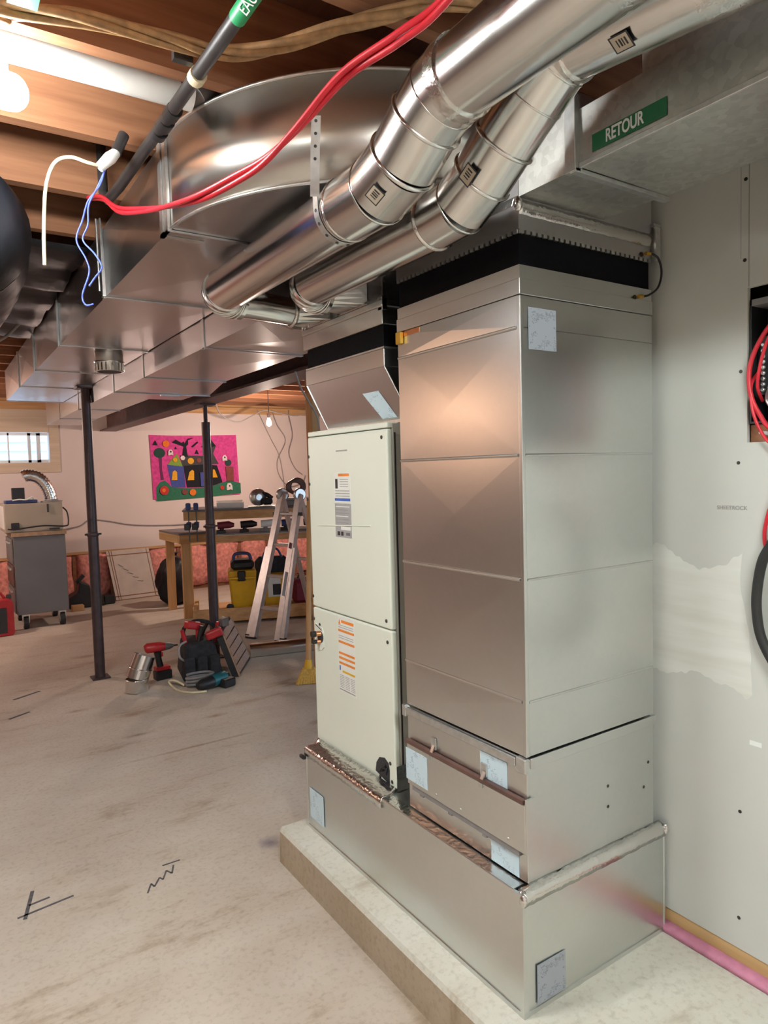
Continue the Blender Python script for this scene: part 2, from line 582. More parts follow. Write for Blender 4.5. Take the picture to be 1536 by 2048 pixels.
ceiling = struct(MB().box(XL - 0.1, XR + 0.1, Y0 - 0.1, YF + 0.3, ZD + 0.02, ZD + 0.08).build('ceiling', 'deck'), 'brown wooden subfloor seen between the joists', 'ceiling')
dk = None
yy = Y0
while yy < YF:
    b = MB().box(XL, XR, yy + 0.004, min(yy + 0.182, YF), ZD, ZD + 0.02)
    if dk is None:
        dk = b.build('deck_board', 'deck', ceiling)
        dkname = dk
        y_first = yy
    else:
        c = clone(dkname, ceiling, (0, yy - y_first, 0))
    yy += 0.186
j0 = None
k = -9
while 0.43 + 0.406 * k < YF - 0.05:
    y = 0.43 + 0.406 * k
    if y > Y0 + 0.05:
        if j0 is None:
            j0 = MB().box(XL, XR, y, y + 0.038, ZJ, ZD - 0.001).build('joist', 'joist', ceiling)
            yj = y
        else:
            clone(j0, ceiling, (0, y - yj, 0))
    k += 1

# right-hand drywall with a cut-out for the electrical panel
WX = 0.56
PY0, PY1, PZ0, PZ1 = -0.62, -0.222, 1.486, 1.858
b = MB()
ys_ = [Y0, PY0, PY1, 1.24]
zs_ = [0.19, PZ0, PZ1, ZJ]
for i in range(3):
    for jj in range(3):
        if i == 1 and jj == 1:
            continue
        b.add([(WX, ys_[i], zs_[jj]), (WX, ys_[i + 1], zs_[jj]), (WX, ys_[i + 1], zs_[jj + 1]), (WX, ys_[i], zs_[jj + 1])], [(0, 1, 2, 3)])
import bmesh
wr = b.build('wall_right', 'drywall')
bm = bmesh.new(); bm.from_mesh(wr.data)
bmesh.ops.remove_doubles(bm, verts=bm.verts, dist=1e-5)
bmesh.ops.recalc_face_normals(bm, faces=bm.faces)
for f in bm.faces:
    if f.normal.x > 0:
        f.normal_flip()
bm.to_mesh(wr.data); bm.free()
md = wr.modifiers.new('board', 'SOLIDIFY'); md.thickness = 0.0127; md.offset = -1
struct(wr, 'unpainted grey drywall with screw dots and a troweled pale joint', 'wall')
MB().box(WX + 0.004, WX + 0.10, Y0, 1.24, 0.148, 0.188).build('bottom_plate', 'pine_y', wr)
MB().box(WX + 0.02, WX + 0.06, Y0, -0.255, 0.131, 0.147).build('shim_board', 'pine_y', wr)
MB().box(WX + 0.11, WX + 0.15, Y0, 1.24, 0.0, ZJ).build('backing', 'dark', wr)
MB().box(WX + 0.013, WX + 0.105, 1.18, 1.22, 0.19, ZJ - 0.002).build('stud', 'pine_z', wr)
for zc, yc in [(2.115, -0.217), (1.925, -0.215), (1.66, -0.206), (1.437, -0.201), (0.553, -0.208), (0.272, -0.206)]:
    MB().lathe((WX - 0.0004, yc, zc), [(0.0045, -0.0004), (0.0045, 0.001)], 10, 'x').build('drywall_screw', 'screw', wr)
MB().box(WX - 0.0006, WX + 0.001, -0.226, -0.224, 1.86, 2.2).build('pencil_line', 'greyink', wr)
MB().box(WX - 0.0006, WX + 0.001, -0.2055, -0.2048, 1.93, 2.2).build('pencil_line', 'greyink', wr)
text('board_print', 'SHEETROCK', 'greyink', wr, (WX - 0.0008, -0.185, 1.325), FACE_NEG_X, 0.014)
MB().box(WX - 0.0006, WX + 0.001, -0.262, -0.232, 0.735, 0.747).build('paper_patch', 'lettering', wr)

# walls behind and beside the photographer, and on the open side of the room
struct(MB().box(XL - 0.1, XL, Y0, YF, 0, ZD).build('wall_left', 'foundation'), 'bare brown foundation wall on the open side', 'wall')
struct(MB().box(XL, XR, Y0 - 0.1, Y0, 0, ZD).build('wall_front', 'paint'), 'pale painted wall behind the photographer', 'wall')
struct(MB().box(XR, XR + 0.1, 1.3, YF, 0, ZD).build('wall_side', 'paint'), 'pale painted wall beyond the workbench', 'wall')

# far wall: foundation with drywall above and exposed insulation below
WXA, WXB, WZA, WZB = -1.05, 0.065, 1.64, 1.985
b = MB()
xs_ = [XL, WXA, WXB, XR]
zs_ = [0.58, WZA, WZB, 2.24]
for i in range(3):
    for jj in range(3):
        if i == 1 and jj == 1:
            continue
        b.add([(xs_[i], YF, zs_[jj]), (xs_[i + 1], YF, zs_[jj]), (xs_[i + 1], YF, zs_[jj + 1]), (xs_[i], YF, zs_[jj + 1])], [(0, 1, 2, 3)])
wb = b.build('wall_back', 'paint')
bm = bmesh.new(); bm.from_mesh(wb.data)
bmesh.ops.remove_doubles(bm, verts=bm.verts, dist=1e-5)
bmesh.ops.recalc_face_normals(bm, faces=bm.faces)
for f in bm.faces:
    if f.normal.y > 0:
        f.normal_flip()
bm.to_mesh(wb.data); bm.free()
md = wb.modifiers.new('board', 'SOLIDIFY'); md.thickness = 0.02; md.offset = -1
struct(wb, 'pale pink-lit far wall with bare insulation along its foot', 'wall')
MB().box(XL, XR, YF + 0.13, YF + 0.22, 0, 1.5).build('foundation', 'foundation', wb)
MB().box(XL, XR, YF + 0.02, YF + 0.12, 2.24, ZJ + 0.1).build('top_plate', 'pine_x', wb)
MB().box(XL, XR, YF - 0.01, YF + 0.07, 2.24, 2.325).build('top_plate', 'pine_x', wb)
MB().box(XL, XR, YF + 0.02, YF + 0.11, 0.0, 0.04).build('bottom_plate', 'joist', wb)
MB().box(XL, XR, YF - 0.004, YF + 0.02, 0.565, 0.595).build('board_edge', 'pine_x', wb)
x = XL + 0.02
while x < XR - 0.3:
    n = 7
    vs_, fs_ = [], []
    seed = random.random() * 9
    for i in range(n):
        for jj in range(6):
            u_, v_ = i / (n - 1), jj / 5
            puff = 0.055 * math.sin(math.pi * u_) ** 0.6 * math.sin(math.pi * (0.12 + 0.78 * v_)) ** 0.5
            puff += 0.012 * math.sin(11 * u_ + seed + 7 * v_) + 0.008 * math.sin(23 * v_ + 5 * seed)
            vs_.append((x + 0.36 * u_, YF + 0.045 - puff, 0.05 + 0.51 * v_))
    for i in range(n - 1):
        for jj in range(5):
            a = i * 6 + jj
            fs_.append((a, a + 6, a + 7, a + 1))
    o_ = MB().add(vs_, fs_, True).build('insulation_batt', 'wool', wb)
    sd = o_.modifiers.new('thick', 'SOLIDIFY'); sd.thickness = 0.03; sd.offset = 0
    MB().box(x + 0.363, x + 0.401, YF + 0.02, YF + 0.11, 0.04, 0.565).build('stud', 'joist', wb)
    x += 0.406

# window in the far wall
wn = struct(thing('window_1', 'small basement slider window with pale blue daylight', 'window', ((WXA + WXB) / 2, YF, WZA)), 'small basement slider window with pale blue daylight', 'window')
MB().box(WXA - 0.10, WXB + 0.105, YF - 0.018, YF - 0.001, WZA - 0.11, WZA).build('casing', 'sill', wn, 0.003)
MB().box(WXB, WXB + 0.105, YF - 0.018, YF - 0.001, WZA, 2.24).build('casing', 'sill', wn, 0.003)
MB().box(WXA - 0.10, WXA, YF - 0.018, YF - 0.001, WZA, 2.24).build('casing', 'sill', wn, 0.003)
MB().box(WXA, WXB, YF - 0.015, YF - 0.001, WZB, 2.24).build('header_board', 'sill', wn, 0.003)
MB().box(WXB - 0.001, WXB + 0.012, YF, YF + 0.20, WZA, WZB).build('jamb', 'white', wn)
MB().box(WXA - 0.012, WXA + 0.001, YF, YF + 0.20, WZA, WZB).build('jamb', 'white', wn)
MB().box(WXA, WXB, YF, YF + 0.20, WZA - 0.012, WZA + 0.004).build('window_sill', 'white', wn)
MB().box(WXA, WXB, YF, YF + 0.20, WZB - 0.004, WZB + 0.012).build('jamb', 'white', wn)
mull = [WXA + 0.02, -0.66, -0.43, -0.205, -0.045, WXB - 0.02]
for xm, hw_ in ((-0.70, 0.016), (-0.335, 0.008), (-0.125, 0.016), (-0.03, 0.02)):
    MB().box(xm - hw_, xm + hw_, YF + 0.13, YF + 0.17, WZA, WZB).build('mullion', 'white', wn)
MB().box(-0.03, WXB, YF + 0.13, YF + 0.17, WZA + 0.004, WZA + 0.04).build('sash_rail', 'white', wn)
MB().box(WXA, -0.03, YF + 0.13, YF + 0.17, WZA + 0.004, WZA + 0.035).build('sash_rail', 'white', wn)
MB().box(WXA, WXB, YF + 0.13, YF + 0.17, WZB - 0.03, WZB - 0.004).build('sash_rail', 'white', wn)
for xa, xb in ((WXA, -0.70), (-0.70, -0.335), (-0.335, -0.125), (-0.125, -0.03)):
    MB().box(xa + 0.018, xb - 0.018, YF + 0.147, YF + 0.153, WZA + 0.036, WZB - 0.032).build('pane', 'glass', wn)
hs = thing('neighbour_house', 'pale blue clapboard house seen through the basement window', 'house', (-0.6, 12.0, 0.9))
MB().box(-5, 4, 12.05, 12.3, 0.9, 3.1).build('wall', 'siding', hs)
for k in range(14):
    MB().prism([(12.05, 0.9 + 0.15 * k), (12.01, 0.9 + 0.15 * k), (12.045, 0.9 + 0.15 * k + 0.15), (12.05, 0.9 + 0.15 * k + 0.15)], -5, 4, 'yz').build('clapboard', 'siding', hs)
MB().box(-0.9, -0.3, 11.98, 12.02, 1.9, 2.7).build('window', 'greyplastic', hs)

# steel girder and its posts
gb = thing('steel_beam', 'brown steel I-beam running under the joists', 'beam', (0.71, 4.4, 2.0))
BY0, BY1 = 1.45, YF - 0.001
MB().box(0.615, 0.795, BY0, BY1, 2.0, 2.016).build('bottom_flange', 'steel', gb)
MB().box(0.615, 0.795, BY0, BY1, 2.184, 2.2).build('top_flange', 'steel', gb)
MB().box(0.697, 0.713, BY0, BY1, 2.016, 2.184).build('web', 'steel', gb)
MB().box(0.63, 0.78, BY0, BY1, 2.201, 2.272).build('packer', 'joist', gb)
MB().box(0.63, 0.78, BY0, BY1, 2.273, ZJ - 0.001).build('packer', 'joist', gb)

def post(name, label, x, y, ztop, plate):
    p = thing(name, label, 'post', (x, y, 0), 'steel jack posts')
    MB().tube([(x, y, 0.008), (x, y, 1.05)], 0.036, 20).build('lower_tube', 'post', p)
    MB().tube([(x, y, 1.05), (x, y, ztop - 0.14)], 0.033, 20).build('upper_tube', 'post', p)
    MB().tube([(x, y, ztop - 0.14), (x, y, ztop - 0.012)], 0.016, 14).build('screw_jack', 'post', p) if plate else MB().tube([(x, y, ztop - 0.14), (x, y, ztop - 0.012)], 0.033, 20).build('head_tube', 'post', p)
    MB().lathe((x, y, 1.03), [(0.036, 0), (0.042, 0.006), (0.042, 0.026), (0.036, 0.032)], 20).build('collar', 'post', p)
    MB().box(x - 0.06, x + 0.06, y - 0.06, y + 0.06, 0, 0.009).build('base_plate', 'post', p)
    MB().box(x - 0.065, x + 0.065, y - 0.065, y + 0.065, ztop - 0.012, ztop).build('head_plate', 'post', p)
    for s in (-1, 1):
        MB().tube([(x + s * 0.034, y - 0.01, 1.046), (x + s * 0.056, y - 0.01, 1.046)], 0.007, 8).build('pin', 'screw', p)
    MB().tube([(x - 0.005, y - 0.036, 1.15), (x - 0.005, y - 0.03, 1.15)], 0.009, 10).build('pin_hole', 'ink', p)
    return p
post('jack_post', 'dark steel post standing under the wide duct left of the bench', -0.145, 4.12, 2.090, False)
post('jack_post', 'dark steel post under the I-beam, in front of the pink wall hanging', 0.72, 4.12, 1.999, True)

# ================================================================ CONCRETE PAD
pad = thing('concrete_pad', 'raised concrete housekeeping pad beneath the furnace plenum', 'pad', (0.25, -0.5, 0))
b = MB()
xa, xb, ya, yb = -0.098, 0.665, -3.4, 1.165
b.prism([(xa, 0.0005), (xb, 0.0005), (xb, 0.115), (xa + 0.004, 0.115)], ya, yb, 'xz')
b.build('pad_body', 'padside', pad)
MB().prism([(xa + 0.004, 0.1152), (xb, 0.1152), (xb, 0.13), (xa + 0.012, 0.13)], ya, yb, 'xz').build('pad_top', 'pad', pad)
fm = MB()
fm.prism([(0.536, 0.1305), (0.556, 0.1305), (0.60, 0.1305), (0.60, 0.146), (0.56, 0.152), (0.541, 0.147), (0.536, 0.14)], Y0 + 0.1, 1.1, 'xz', True)
tag(fm.build('sill_foam_strip', 'pinkfoam'), 'pink foam strip lying along the foot of the drywall', 'foam strip')

# ================================================================ FURNACE, PLENUMS AND DUCTS
PZ = 0.13
# ---- long sheet-metal base plenum
bp = thing('base_plenum', 'long low galvanized sheet-metal box resting on the concrete pad', 'plenum', (0.274, 0.555, PZ))
BL, BD, BH = 1.115, 0.548, 0.429
MB().sheetbox(0, BD, 0, BL, PZ + 0.008, BH, 0.004).build('shell', 'sheet', bp)
MB().box(-0.003, BD, -0.003, BL + 0.002, PZ + 0.0005, PZ + 0.012).build('bottom_hem', 'sheet', bp)
MB().box(-0.0035, 0.012, -0.0035, 0.010, PZ + 0.012, BH + 0.001).build('corner_seam', 'sheet', bp, 0.0007)
MB().box(-0.003, 0.01, BL - 0.008, BL + 0.003, PZ + 0.012, BH + 0.001).build('corner_seam', 'sheet', bp, 0.0015)
MB().box(BD - 0.006, BD + 0.003, -0.003, 0.006, PZ + 0.012, BH + 0.001).build('corner_seam', 'sheet', bp, 0.0015)
# foil tape folded over the top edge
def tape_strip(name, pts_a, pts_b, parent, jit=0.0012, n=40, mat='foil'):
    vs_, fs_ = [], []
    rows = list(zip(pts_a, pts_b))
    for i in range(n + 1):
        t = i / n
        for (a, b2) in rows:
            p = Vector(a).lerp(Vector(b2), t)
            vs_.append(p + Vector((random.uniform(-jit, jit), 0, random.uniform(-jit, jit))))
    r = len(rows)
    for i in range(n):
        for k in range(r - 1):
            a = i * r + k
            fs_.append((a, a + 1, a + r + 1, a + r))
    ob = MB().add(vs_, fs_, True).build(name, mat, parent)
    sd = ob.modifiers.new('thick', 'SOLIDIFY'); sd.thickness = 0.0006; sd.offset = 1
    return ob
# rows run across the tape, columns along it
tape_strip('foil_tape', [(-0.006, BL, BH - 0.028), (-0.006, BL, BH - 0.004), (0.008, BL, BH + 0.007), (0.035, BL, BH + 0.008), (0.054, BL, BH + 0.022)],
           [(-0.006, 0.60, BH - 0.028), (-0.006, 0.60, BH - 0.004), (0.008, 0.60, BH + 0.007), (0.035, 0.60, BH + 0.008), (0.054, 0.60, BH + 0.022)], bp)
MB().box(-0.001, 0.034, 0.03, 0.60, BH + 0.0045, BH + 0.0075).build('top_tape', 'foil', bp)
MB().box(-0.004, 0.004, 0.0, 0.60, BH - 0.004, BH + 0.006).build('top_hem', 'sheet', bp, 0.001)
tape_strip('foil_tape', [(0.0, -0.006, BH - 0.022), (0.0, -0.006, BH + 0.002), (0.0, 0.006, BH + 0.0085), (0.0, 0.016, BH + 0.012)],
           [(BD, -0.006, BH - 0.022), (BD, -0.006, BH + 0.002), (BD, 0.006, BH + 0.0085), (BD, 0.016, BH + 0.012)], bp, 0.0015)
for xx in (-0.002, BD):
    b = MB()
    b.lathe((xx, -0.004, BH - 0.004), [(0.004, -0.016), (0.009, -0.008), (0.009, 0.006), (0.004, 0.013)], 10)
    b.build('tape_fold', 'foil', bp)
def sticker(parent, face, a0, a1, z0, z1, at, mat='bluepaper', name='paper_label'):
    b = MB()
    if face == 'x':
        b.box(at - 0.0008, at, a0, a1, z0, z1)
    else:
        b.box(a0, a1, at - 0.0008, at, z0, z1)
    return b.build(name, mat, parent)
sticker(bp, 'x', 0.982, 1.086, 0.179, 0.289, -0.0034)
sticker(bp, 'y', 0.04, 0.138, 0.148, 0.247, -0.0038, 'greypaper')
MB().lathe((-0.008, BL + 0.012, 0.39), [(0.004, -0.02), (0.008, -0.01), (0.008, 0.012), (0.004, 0.02)], 10, 'y').build('latch_knob', 'black', bp)

# ---- air handler
AX, AY0, AY1, AZ0, AZ1 = 0.060, 0.612, 1.135, 0.438, 1.589
SPL = 0.945
ah = thing('air_handler', 'tall cream air handler cabinet with rating plate and warning label', 'air handler', (0.3, 0.87, AZ0))
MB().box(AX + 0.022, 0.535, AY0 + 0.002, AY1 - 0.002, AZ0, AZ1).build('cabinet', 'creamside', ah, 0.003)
def door_panel(z0, z1):
    # pan door: folded edges with a rounded front
    return MB().box(AX, AX + 0.0215, AY0, AY1, z0, z1).build('door_panel', 'cream', ah, 0.006, 3)
up = door_panel(SPL + 0.002, AZ1 - 0.019)
lo = door_panel(AZ0 + 0.001, SPL - 0.002)
MB().box(AX + 0.002, AX + 0.024, AY0, AY1, AZ1 - 0.016, AZ1 + 0.001).build('top_rail', 'cream', ah, 0.003, 2)
MB().box(AX + 0.028, AX + 0.033, AY0 - 0.0006, AY0 + 0.003, AZ0 + 0.02, AZ1 - 0.03).build('side_seam', 'ink', ah)
MB().box(AX + 0.004, AX + 0.06, AY0 - 0.0015, AY0 + 0.001, AZ0 - 0.006, AZ0 + 0.075).build('corner_foil', 'foil', ah)
MB().prism([(0.715, 1.2645), (1.07, 1.2495), (1.07, 1.2535), (0.715, 1.2685)], AX - 0.0022, AX, 'yz').build('stamped_bead', 'cream', up)
MB().box(AX - 0.0006, AX, 0.851, 0.926, 1.511, 1.516).build('name_badge', 'greyink', up)
for yy, zz in [(0.64, 1.545), (1.128, 1.50), (1.128, 1.40), (0.64, 0.972), (1.128, 0.985)]:
    MB().lathe((AX - 0.0025, yy, zz), [(0.004, 0), (0.006, 0.001), (0.006, 0.0026)], 10, 'x').build('screw', 'screw', up)
for yy, zz in [(0.637, 0.905), (1.128, 0.90), (1.085, 0.885), (1.098, 0.795), (0.64, 0.515), (0.632, 0.458), (0.70, 0.452)]:
    MB().lathe((AX - 0.0025, yy, zz), [(0.004, 0), (0.006, 0.001), (0.006, 0.0026)], 10, 'x').build('screw', 'screw', lo)
MB().lathe((AX + 0.06, AY0 - 0.002, 1.40), [(0.004, 0), (0.006, 0.001), (0.006, 0.003)], 10, 'y').build('screw', 'screw', ah)
# rating plate
rp = MB().box(AX - 0.0007, AX, 0.836, 0.944, 1.336, 1.44).build('rating_plate', 'paperw', up)
def bar_x(parent, y0, y1, z0, z1, mat, name='printed_bar', at=AX - 0.0008):
    return MB().box(at - 0.0004, at, y0, y1, z0, z1).build(name, mat, parent)
bar_x(rp, 0.842, 0.915, 1.427, 1.436, 'orangeink')
bar_x(rp, 0.92, 0.936, 1.385, 1.418, 'ink')
for k in range(4):
    bar_x(rp, 0.85, 0.905, 1.415 - 0.008 * k, 1.4175 - 0.008 * k, 'greylabel')
for k in range(3):
    bar_x(rp, 0.842, 0.938, 1.376 - 0.009 * k, 1.379 - 0.009 * k, 'greylabel')
bar_x(rp, 0.838, 0.942, 1.343, 1.352, 'blueink')
rp2 = MB().box(AX - 0.0007, AX, 0.836, 0.944, 1.218, 1.334).build('data_plate', 'greylabel', up)
for k in range(7):
    bar_x(rp2, 0.845 + 0.01 * (k % 2), 0.938, 1.322 - 0.011 * k, 1.325 - 0.011 * k, 'greyink' if k % 3 else 'paperw')
bar_x(rp2, 0.842, 0.905, 1.244, 1.258, 'paperw')
bar_x(rp2, 0.912, 0.93, 1.224, 1.238, 'ink')
bar_x(rp2, 0.89, 0.906, 1.224, 1.238, 'ink')
bar_x(rp2, 0.846, 0.872, 1.226, 1.236, 'greycab')
# warning label
wl = MB().box(AX - 0.0007, AX, 0.838, 0.95, 0.672, 0.94).build('warning_label', 'paperw', lo)
MB().prism([(0.945, 0.912), (0.93, 0.912), (0.9375, 0.93)], AX - 0.0014, AX - 0.0007, 'yz').build('warning_triangle', 'orangeink', wl)
bar_x(wl, 0.842, 0.925, 0.918, 0.928, 'orangeink')
for k, zz in enumerate((0.886, 0.846, 0.806, 0.789, 0.771)):
    bar_x(wl, 0.84, 0.947, zz, zz + 0.008, 'orangeink')
for k in range(9):
    zz = 0.908 - 0.0075 * k
    if not any(abs(zz - q) < 0.011 for q in (0.886, 0.846)):
        bar_x(wl, 0.846, 0.945, zz, zz + 0.002, 'greylabel')
bar_x(wl, 0.842, 0.925, 0.743, 0.750, 'yellow')
bar_x(wl, 0.938, 0.945, 0.748, 0.765, 'blueink')
for j in range(3):
    for k in range(8):
        bar_x(wl, 0.843 + 0.036 * j, 0.872 + 0.036 * j, 0.730 - 0.006 * k, 0.732 - 0.006 * k, 'greylabel')
bar_x(wl, 0.842, 0.948, 0.678, 0.682, 'greyink')
# refrigerant stubs in their plate
pl = MB().prism([(1.115, 0.885), (1.065, 0.875), (1.055, 0.86), (1.055, 0.805), (1.075, 0.79), (1.115, 0.79)], AX - 0.003, AX - 0.0002, 'yz').build('line_set_plate', 'cream', lo)
MB().prism([(1.112, 0.882), (1.07, 0.868), (1.066, 0.865), (1.072, 0.866), (1.112, 0.879)], AX - 0.004, AX - 0.003, 'yz').build('plate_slot', 'ink', pl)
MB().lathe((AX - 0.004, 1.078, 0.84), [(0.022, 0), (0.022, 0.001)], 14, 'x').build('plate_opening', 'ink', pl)
for zz, rr, ll in ((0.852, 0.010, 0.020), (0.823, 0.007, 0.016)):
    MB().tube([(AX, 1.078, zz), (AX - ll * 0.45, 1.082, zz), (AX - ll, 1.085, zz)], rr, 12).build('copper_stub', 'copper', lo)
    MB().tube([(AX - ll, 1.085, zz), (AX - ll - 0.016, 1.086, zz)], rr * 1.15, 12).build('stub_cap', 'black', lo)
# open knockout with black wiring behind it
MB().prism([(0.728, 0.462), (0.722, 0.492), (0.703, 0.515), (0.672, 0.523), (0.650, 0.512), (0.644, 0.49), (0.646, 0.443)], AX - 0.0006, AX + 0.0004, 'yz').build('knockout_opening', 'ink', lo)
for k in range(4):
    MB().tube([(AX - 0.002, 0.70 - 0.012 * k, 0.47 + 0.006 * k), (AX - 0.006, 0.685 - 0.01 * k, 0.485 + 0.004 * k), (AX - 0.002, 0.665, 0.50 - 0.01 * k)], 0.003, 8).build('knockout_wire', 'black', lo)

# ---- flared sheet-metal transition on the air handler
def frustum(mb, r0, r1, z0, z1):
    (x0, x1, y0, y1), (X0, X1, Y0_, Y1_) = r0, r1
    return mb.add([(x0, y0, z0), (x1, y0, z0), (x1, y1, z0), (x0, y1, z0), (X0, Y0_, z1), (X1, Y0_, z1), (X1, Y1_, z1), (X0, Y1_, z1)],
                  [(3, 2, 1, 0), (4, 5, 6, 7), (0, 1, 5, 4), (1, 2, 6, 5), (2, 3, 7, 6), (3, 0, 4, 7)])
tr = thing('flared_transition', 'flared sheet-metal transition on top of the air handler', 'transition', (0.3, 0.87, AZ1 + 0.001))
frustum(MB(), (0.108, 0.50, 0.545, 1.058), (0.060, 0.52, 0.612, 1.122), AZ1 + 0.001, 1.757).build('flare', 'sheet', tr)
MB().box(0.057, 0.523, 0.610, 1.125, 1.757, 1.812).build('upper_band', 'sheet', tr, 0.002)
MB().box(0.104, 0.502, 0.540, 1.060, AZ1 + 0.0005, AZ1 + 0.010).build('base_flange', 'strap', tr)
MB().tube([(0.060, 0.612, 1.757), (0.108, 0.545, AZ1 + 0.004)], 0.004, 8).build('corner_fold', 'sheet', tr)
MB().tube([(0.060, 1.122, 1.757), (0.108, 1.058, AZ1 + 0.004)], 0.004, 8).build('corner_fold', 'sheet', tr)
b = MB()
def on_flare(y, z):
    t = (z - AZ1) / (1.757 - AZ1)
    return (0.108 - 0.048 * t - 0.0012, y, z)
b.add([on_flare(0.772, 1.692), on_flare(0.678, 1.692), on_flare(0.612, 1.606), on_flare(0.694, 1.606)], [(0, 1, 2, 3)])
lb = b.build('paper_label', 'bluepaper', tr)

# ---- supply side: canvas connector, plenum
sc_ = thing('canvas_connector', 'black canvas collar between flared transition and supply plenum', 'canvas connector', (0.3, 0.87, 1.812))
MB().box(0.064, 0.516, 0.618, 1.118, 1.8125, 1.882).build('canvas_sleeve', 'canvas', sc_)
MB().box(0.058, 0.522, 0.611, 1.124, 1.8125, 1.818).build('crimped_edge', 'strap', sc_)
sp = thing('supply_plenum', 'supply plenum box above black canvas with two round take-offs', 'plenum', (0.3, 0.87, 1.882))
MB().box(0.050, 0.524, 0.604, 1.125, 1.8825, 1.935).build('lower_band', 'sheet', sp, 0.002)
MB().box(0.046, 0.524, 0.600, 1.126, 1.935, 1.955).build('folded_edge', 'sheet', sp, 0.003)
MB().sheetbox(0.062, 0.522, 0.612, 1.12, 1.955, 2.30, 0.002).build('plenum_box', 'duct', sp)
MB().box(0.056, 0.068, 0.606, 0.616, 1.95, 2.30).build('corner_seam', 'foil', sp)
MB().box(0.05, 0.066, 0.60, 0.625, 1.925, 1.965).build('tape_corner', 'foil', sp)

# ---- supply trunk running away beside the beam
T2X0, T2X1, T2Z0, T2Z1 = -0.110, 0.345, 1.980, 2.195
st = thing('supply_duct', 'low flat supply trunk duct leaving the supply plenum toward the far wall', 'duct', (0.1, 3.5, T2Z0))
MB().sheetbox(T2X0, T2X1, 1.15, 1.72, T2Z0, T2Z1, 0.004).build('duct_section', 'duct', st)
MB().sheetbox(T2X0, T2X1, 1.725, 2.69, T2Z0, T2Z1, 0.004).build('duct_section', 'duct', st)
b = MB()
b.add([(T2X0, 2.695, T2Z0), (T2X1, 2.695, T2Z0), (0.50, 3.40, T2Z0), (T2X0, 3.40, T2Z0), (T2X0, 2.695, T2Z1), (T2X1, 2.695, T2Z1), (0.50, 3.40, T2Z1), (T2X0, 3.40, T2Z1)],
      [(3, 2, 1, 0), (4, 5, 6, 7), (0, 1, 5, 4), (1, 2, 6, 5), (2, 3, 7, 6), (3, 0, 4, 7)])
b.build('branch_section', 'duct', st)
MB().sheetbox(T2X0, 0.19, 3.405, 4.6, T2Z0, T2Z1, 0.003).build('duct_section', 'duct', st)
MB().sheetbox(T2X0, 0.19, 4.605, 5.5, T2Z0, T2Z1, 0.003).build('duct_section', 'duct', st)
MB().sheetbox(T2X0, 0.19, 5.505, 6.3, T2Z0, T2Z1, 0.003).build('duct_section', 'duct', st)
MB().sheetbox(0.20, 0.50, 3.405, 4.0, T2Z0 + 0.03, T2Z1, 0.003).build('branch_section', 'duct', st)
frustum(MB(), (0.02, 0.30, 1.128, 1.15), (T2X0, T2X1, 1.128, 1.15), 1.96, 2.0).build('throat', 'duct', st)
MB().box(T2X0, T2X1, 1.126, 1.15, 2.0, T2Z1).build('end_flange', 'duct', st)
MB().tube([(0.055, 1.128, 1.955), (0.03, 1.10, 2.0), (0.0, 1.126, 2.02)], 0.005, 8).build('throat_hem', 'foil', st)
for yj, x1 in ((1.722, T2X1), (2.692, T2X1), (3.402, 0.50), (4.602, 0.19), (5.502, 0.19)):
    b = MB()
    b.box(T2X0 - 0.005, x1 + 0.006, yj - 0.012, yj + 0.012, T2Z0 - 0.006, T2Z0 - 0.001)
    b.build('slip_cleat', 'duct', st)
    MB().box(T2X0 - 0.005, T2X0 - 0.001, yj - 0.014, yj + 0.014, T2Z0 - 0.008, T2Z1).build('drive_cleat', 'sheet', st)
MB().box(0.18, 0.30, 3.40, 3.43, T2Z0 - 0.012, T2Z0 - 0.006).build('end_cleat', 'strap', st)

# ---- wide main duct with the radius elbow (returns from the far side)
T1X0, T1X1, T1Z0, T1Z1 = -0.538, -0.118, 2.098, 2.338
FY = 0.735
md_ = thing('main_duct', 'wide stepped sheet-metal duct running under the joists beyond the elbow', 'duct', (-0.33, 3.0, T1Z0))
secs = [(FY + 0.014, 1.52), (1.525, 2.56), (2.565, 3.46), (3.465, 4.28), (4.285, 5.26)]
for k, (a, c) in enumerate(secs):
    MB().sheetbox(T1X0, T1X1, a, c, T1Z0, T1Z1, 0.006).build('duct_section', 'duct', md_)
    if k:
        MB().box(T1X0 - 0.006, T1X1, a - 0.016, a + 0.010, T1Z0 - 0.006, T1Z0 - 0.001).build('slip_cleat', 'duct', md_)
        MB().box(T1X0 - 0.010, T1X0 - 0.001, a - 0.016, a + 0.012, T1Z0 - 0.008, T1Z1).build('drive_cleat', 'sheet', md_)
MB().box(T1X0, T1X1, 5.265, 5.275, T1Z0 - 0.004, T1Z1).build('end_cap', 'duct', md_)
for yy in (FY + 0.03,):
    MB().box(T1X0 - 0.012, T1X0 - 0.001, yy - 0.014, yy + 0.014, T1Z0 - 0.010, T1Z1).build('drive_cleat', 'strap', md_)
    MB().box(T1X0 - 0.012, T1X0 + 0.10, yy - 0.014, yy + 0.014, T1Z0 - 0.010, T1Z0 - 0.001).build('slip_cleat', 'strap', md_)
MB().box(T1X0 - 0.016, T1X0 - 0.011, 1.49, 1.515, T1Z0 - 0.006, ZJ + 0.02).build('hanger_strap', 'strap', md_)
MB().tube([(T1X0 - 0.035, 1.45, T1Z0), (T1X0 - 0.035, 1.45, ZJ)], 0.004, 8).build('hanger_rod', 'strap', md_)
cl = thing('round_collar', 'short round take-off collar under the wide main duct', 'collar', (-0.283, 2.70, 2.03))
MB().lathe((-0.283, 2.70, 2.0), [(0.068, 0.0), (0.072, 0.0), (0.072, 0.045), (0.078, 0.05), (0.072, 0.055), (0.072, 0.096)], 28).build('collar_tube', 'pipe', cl)
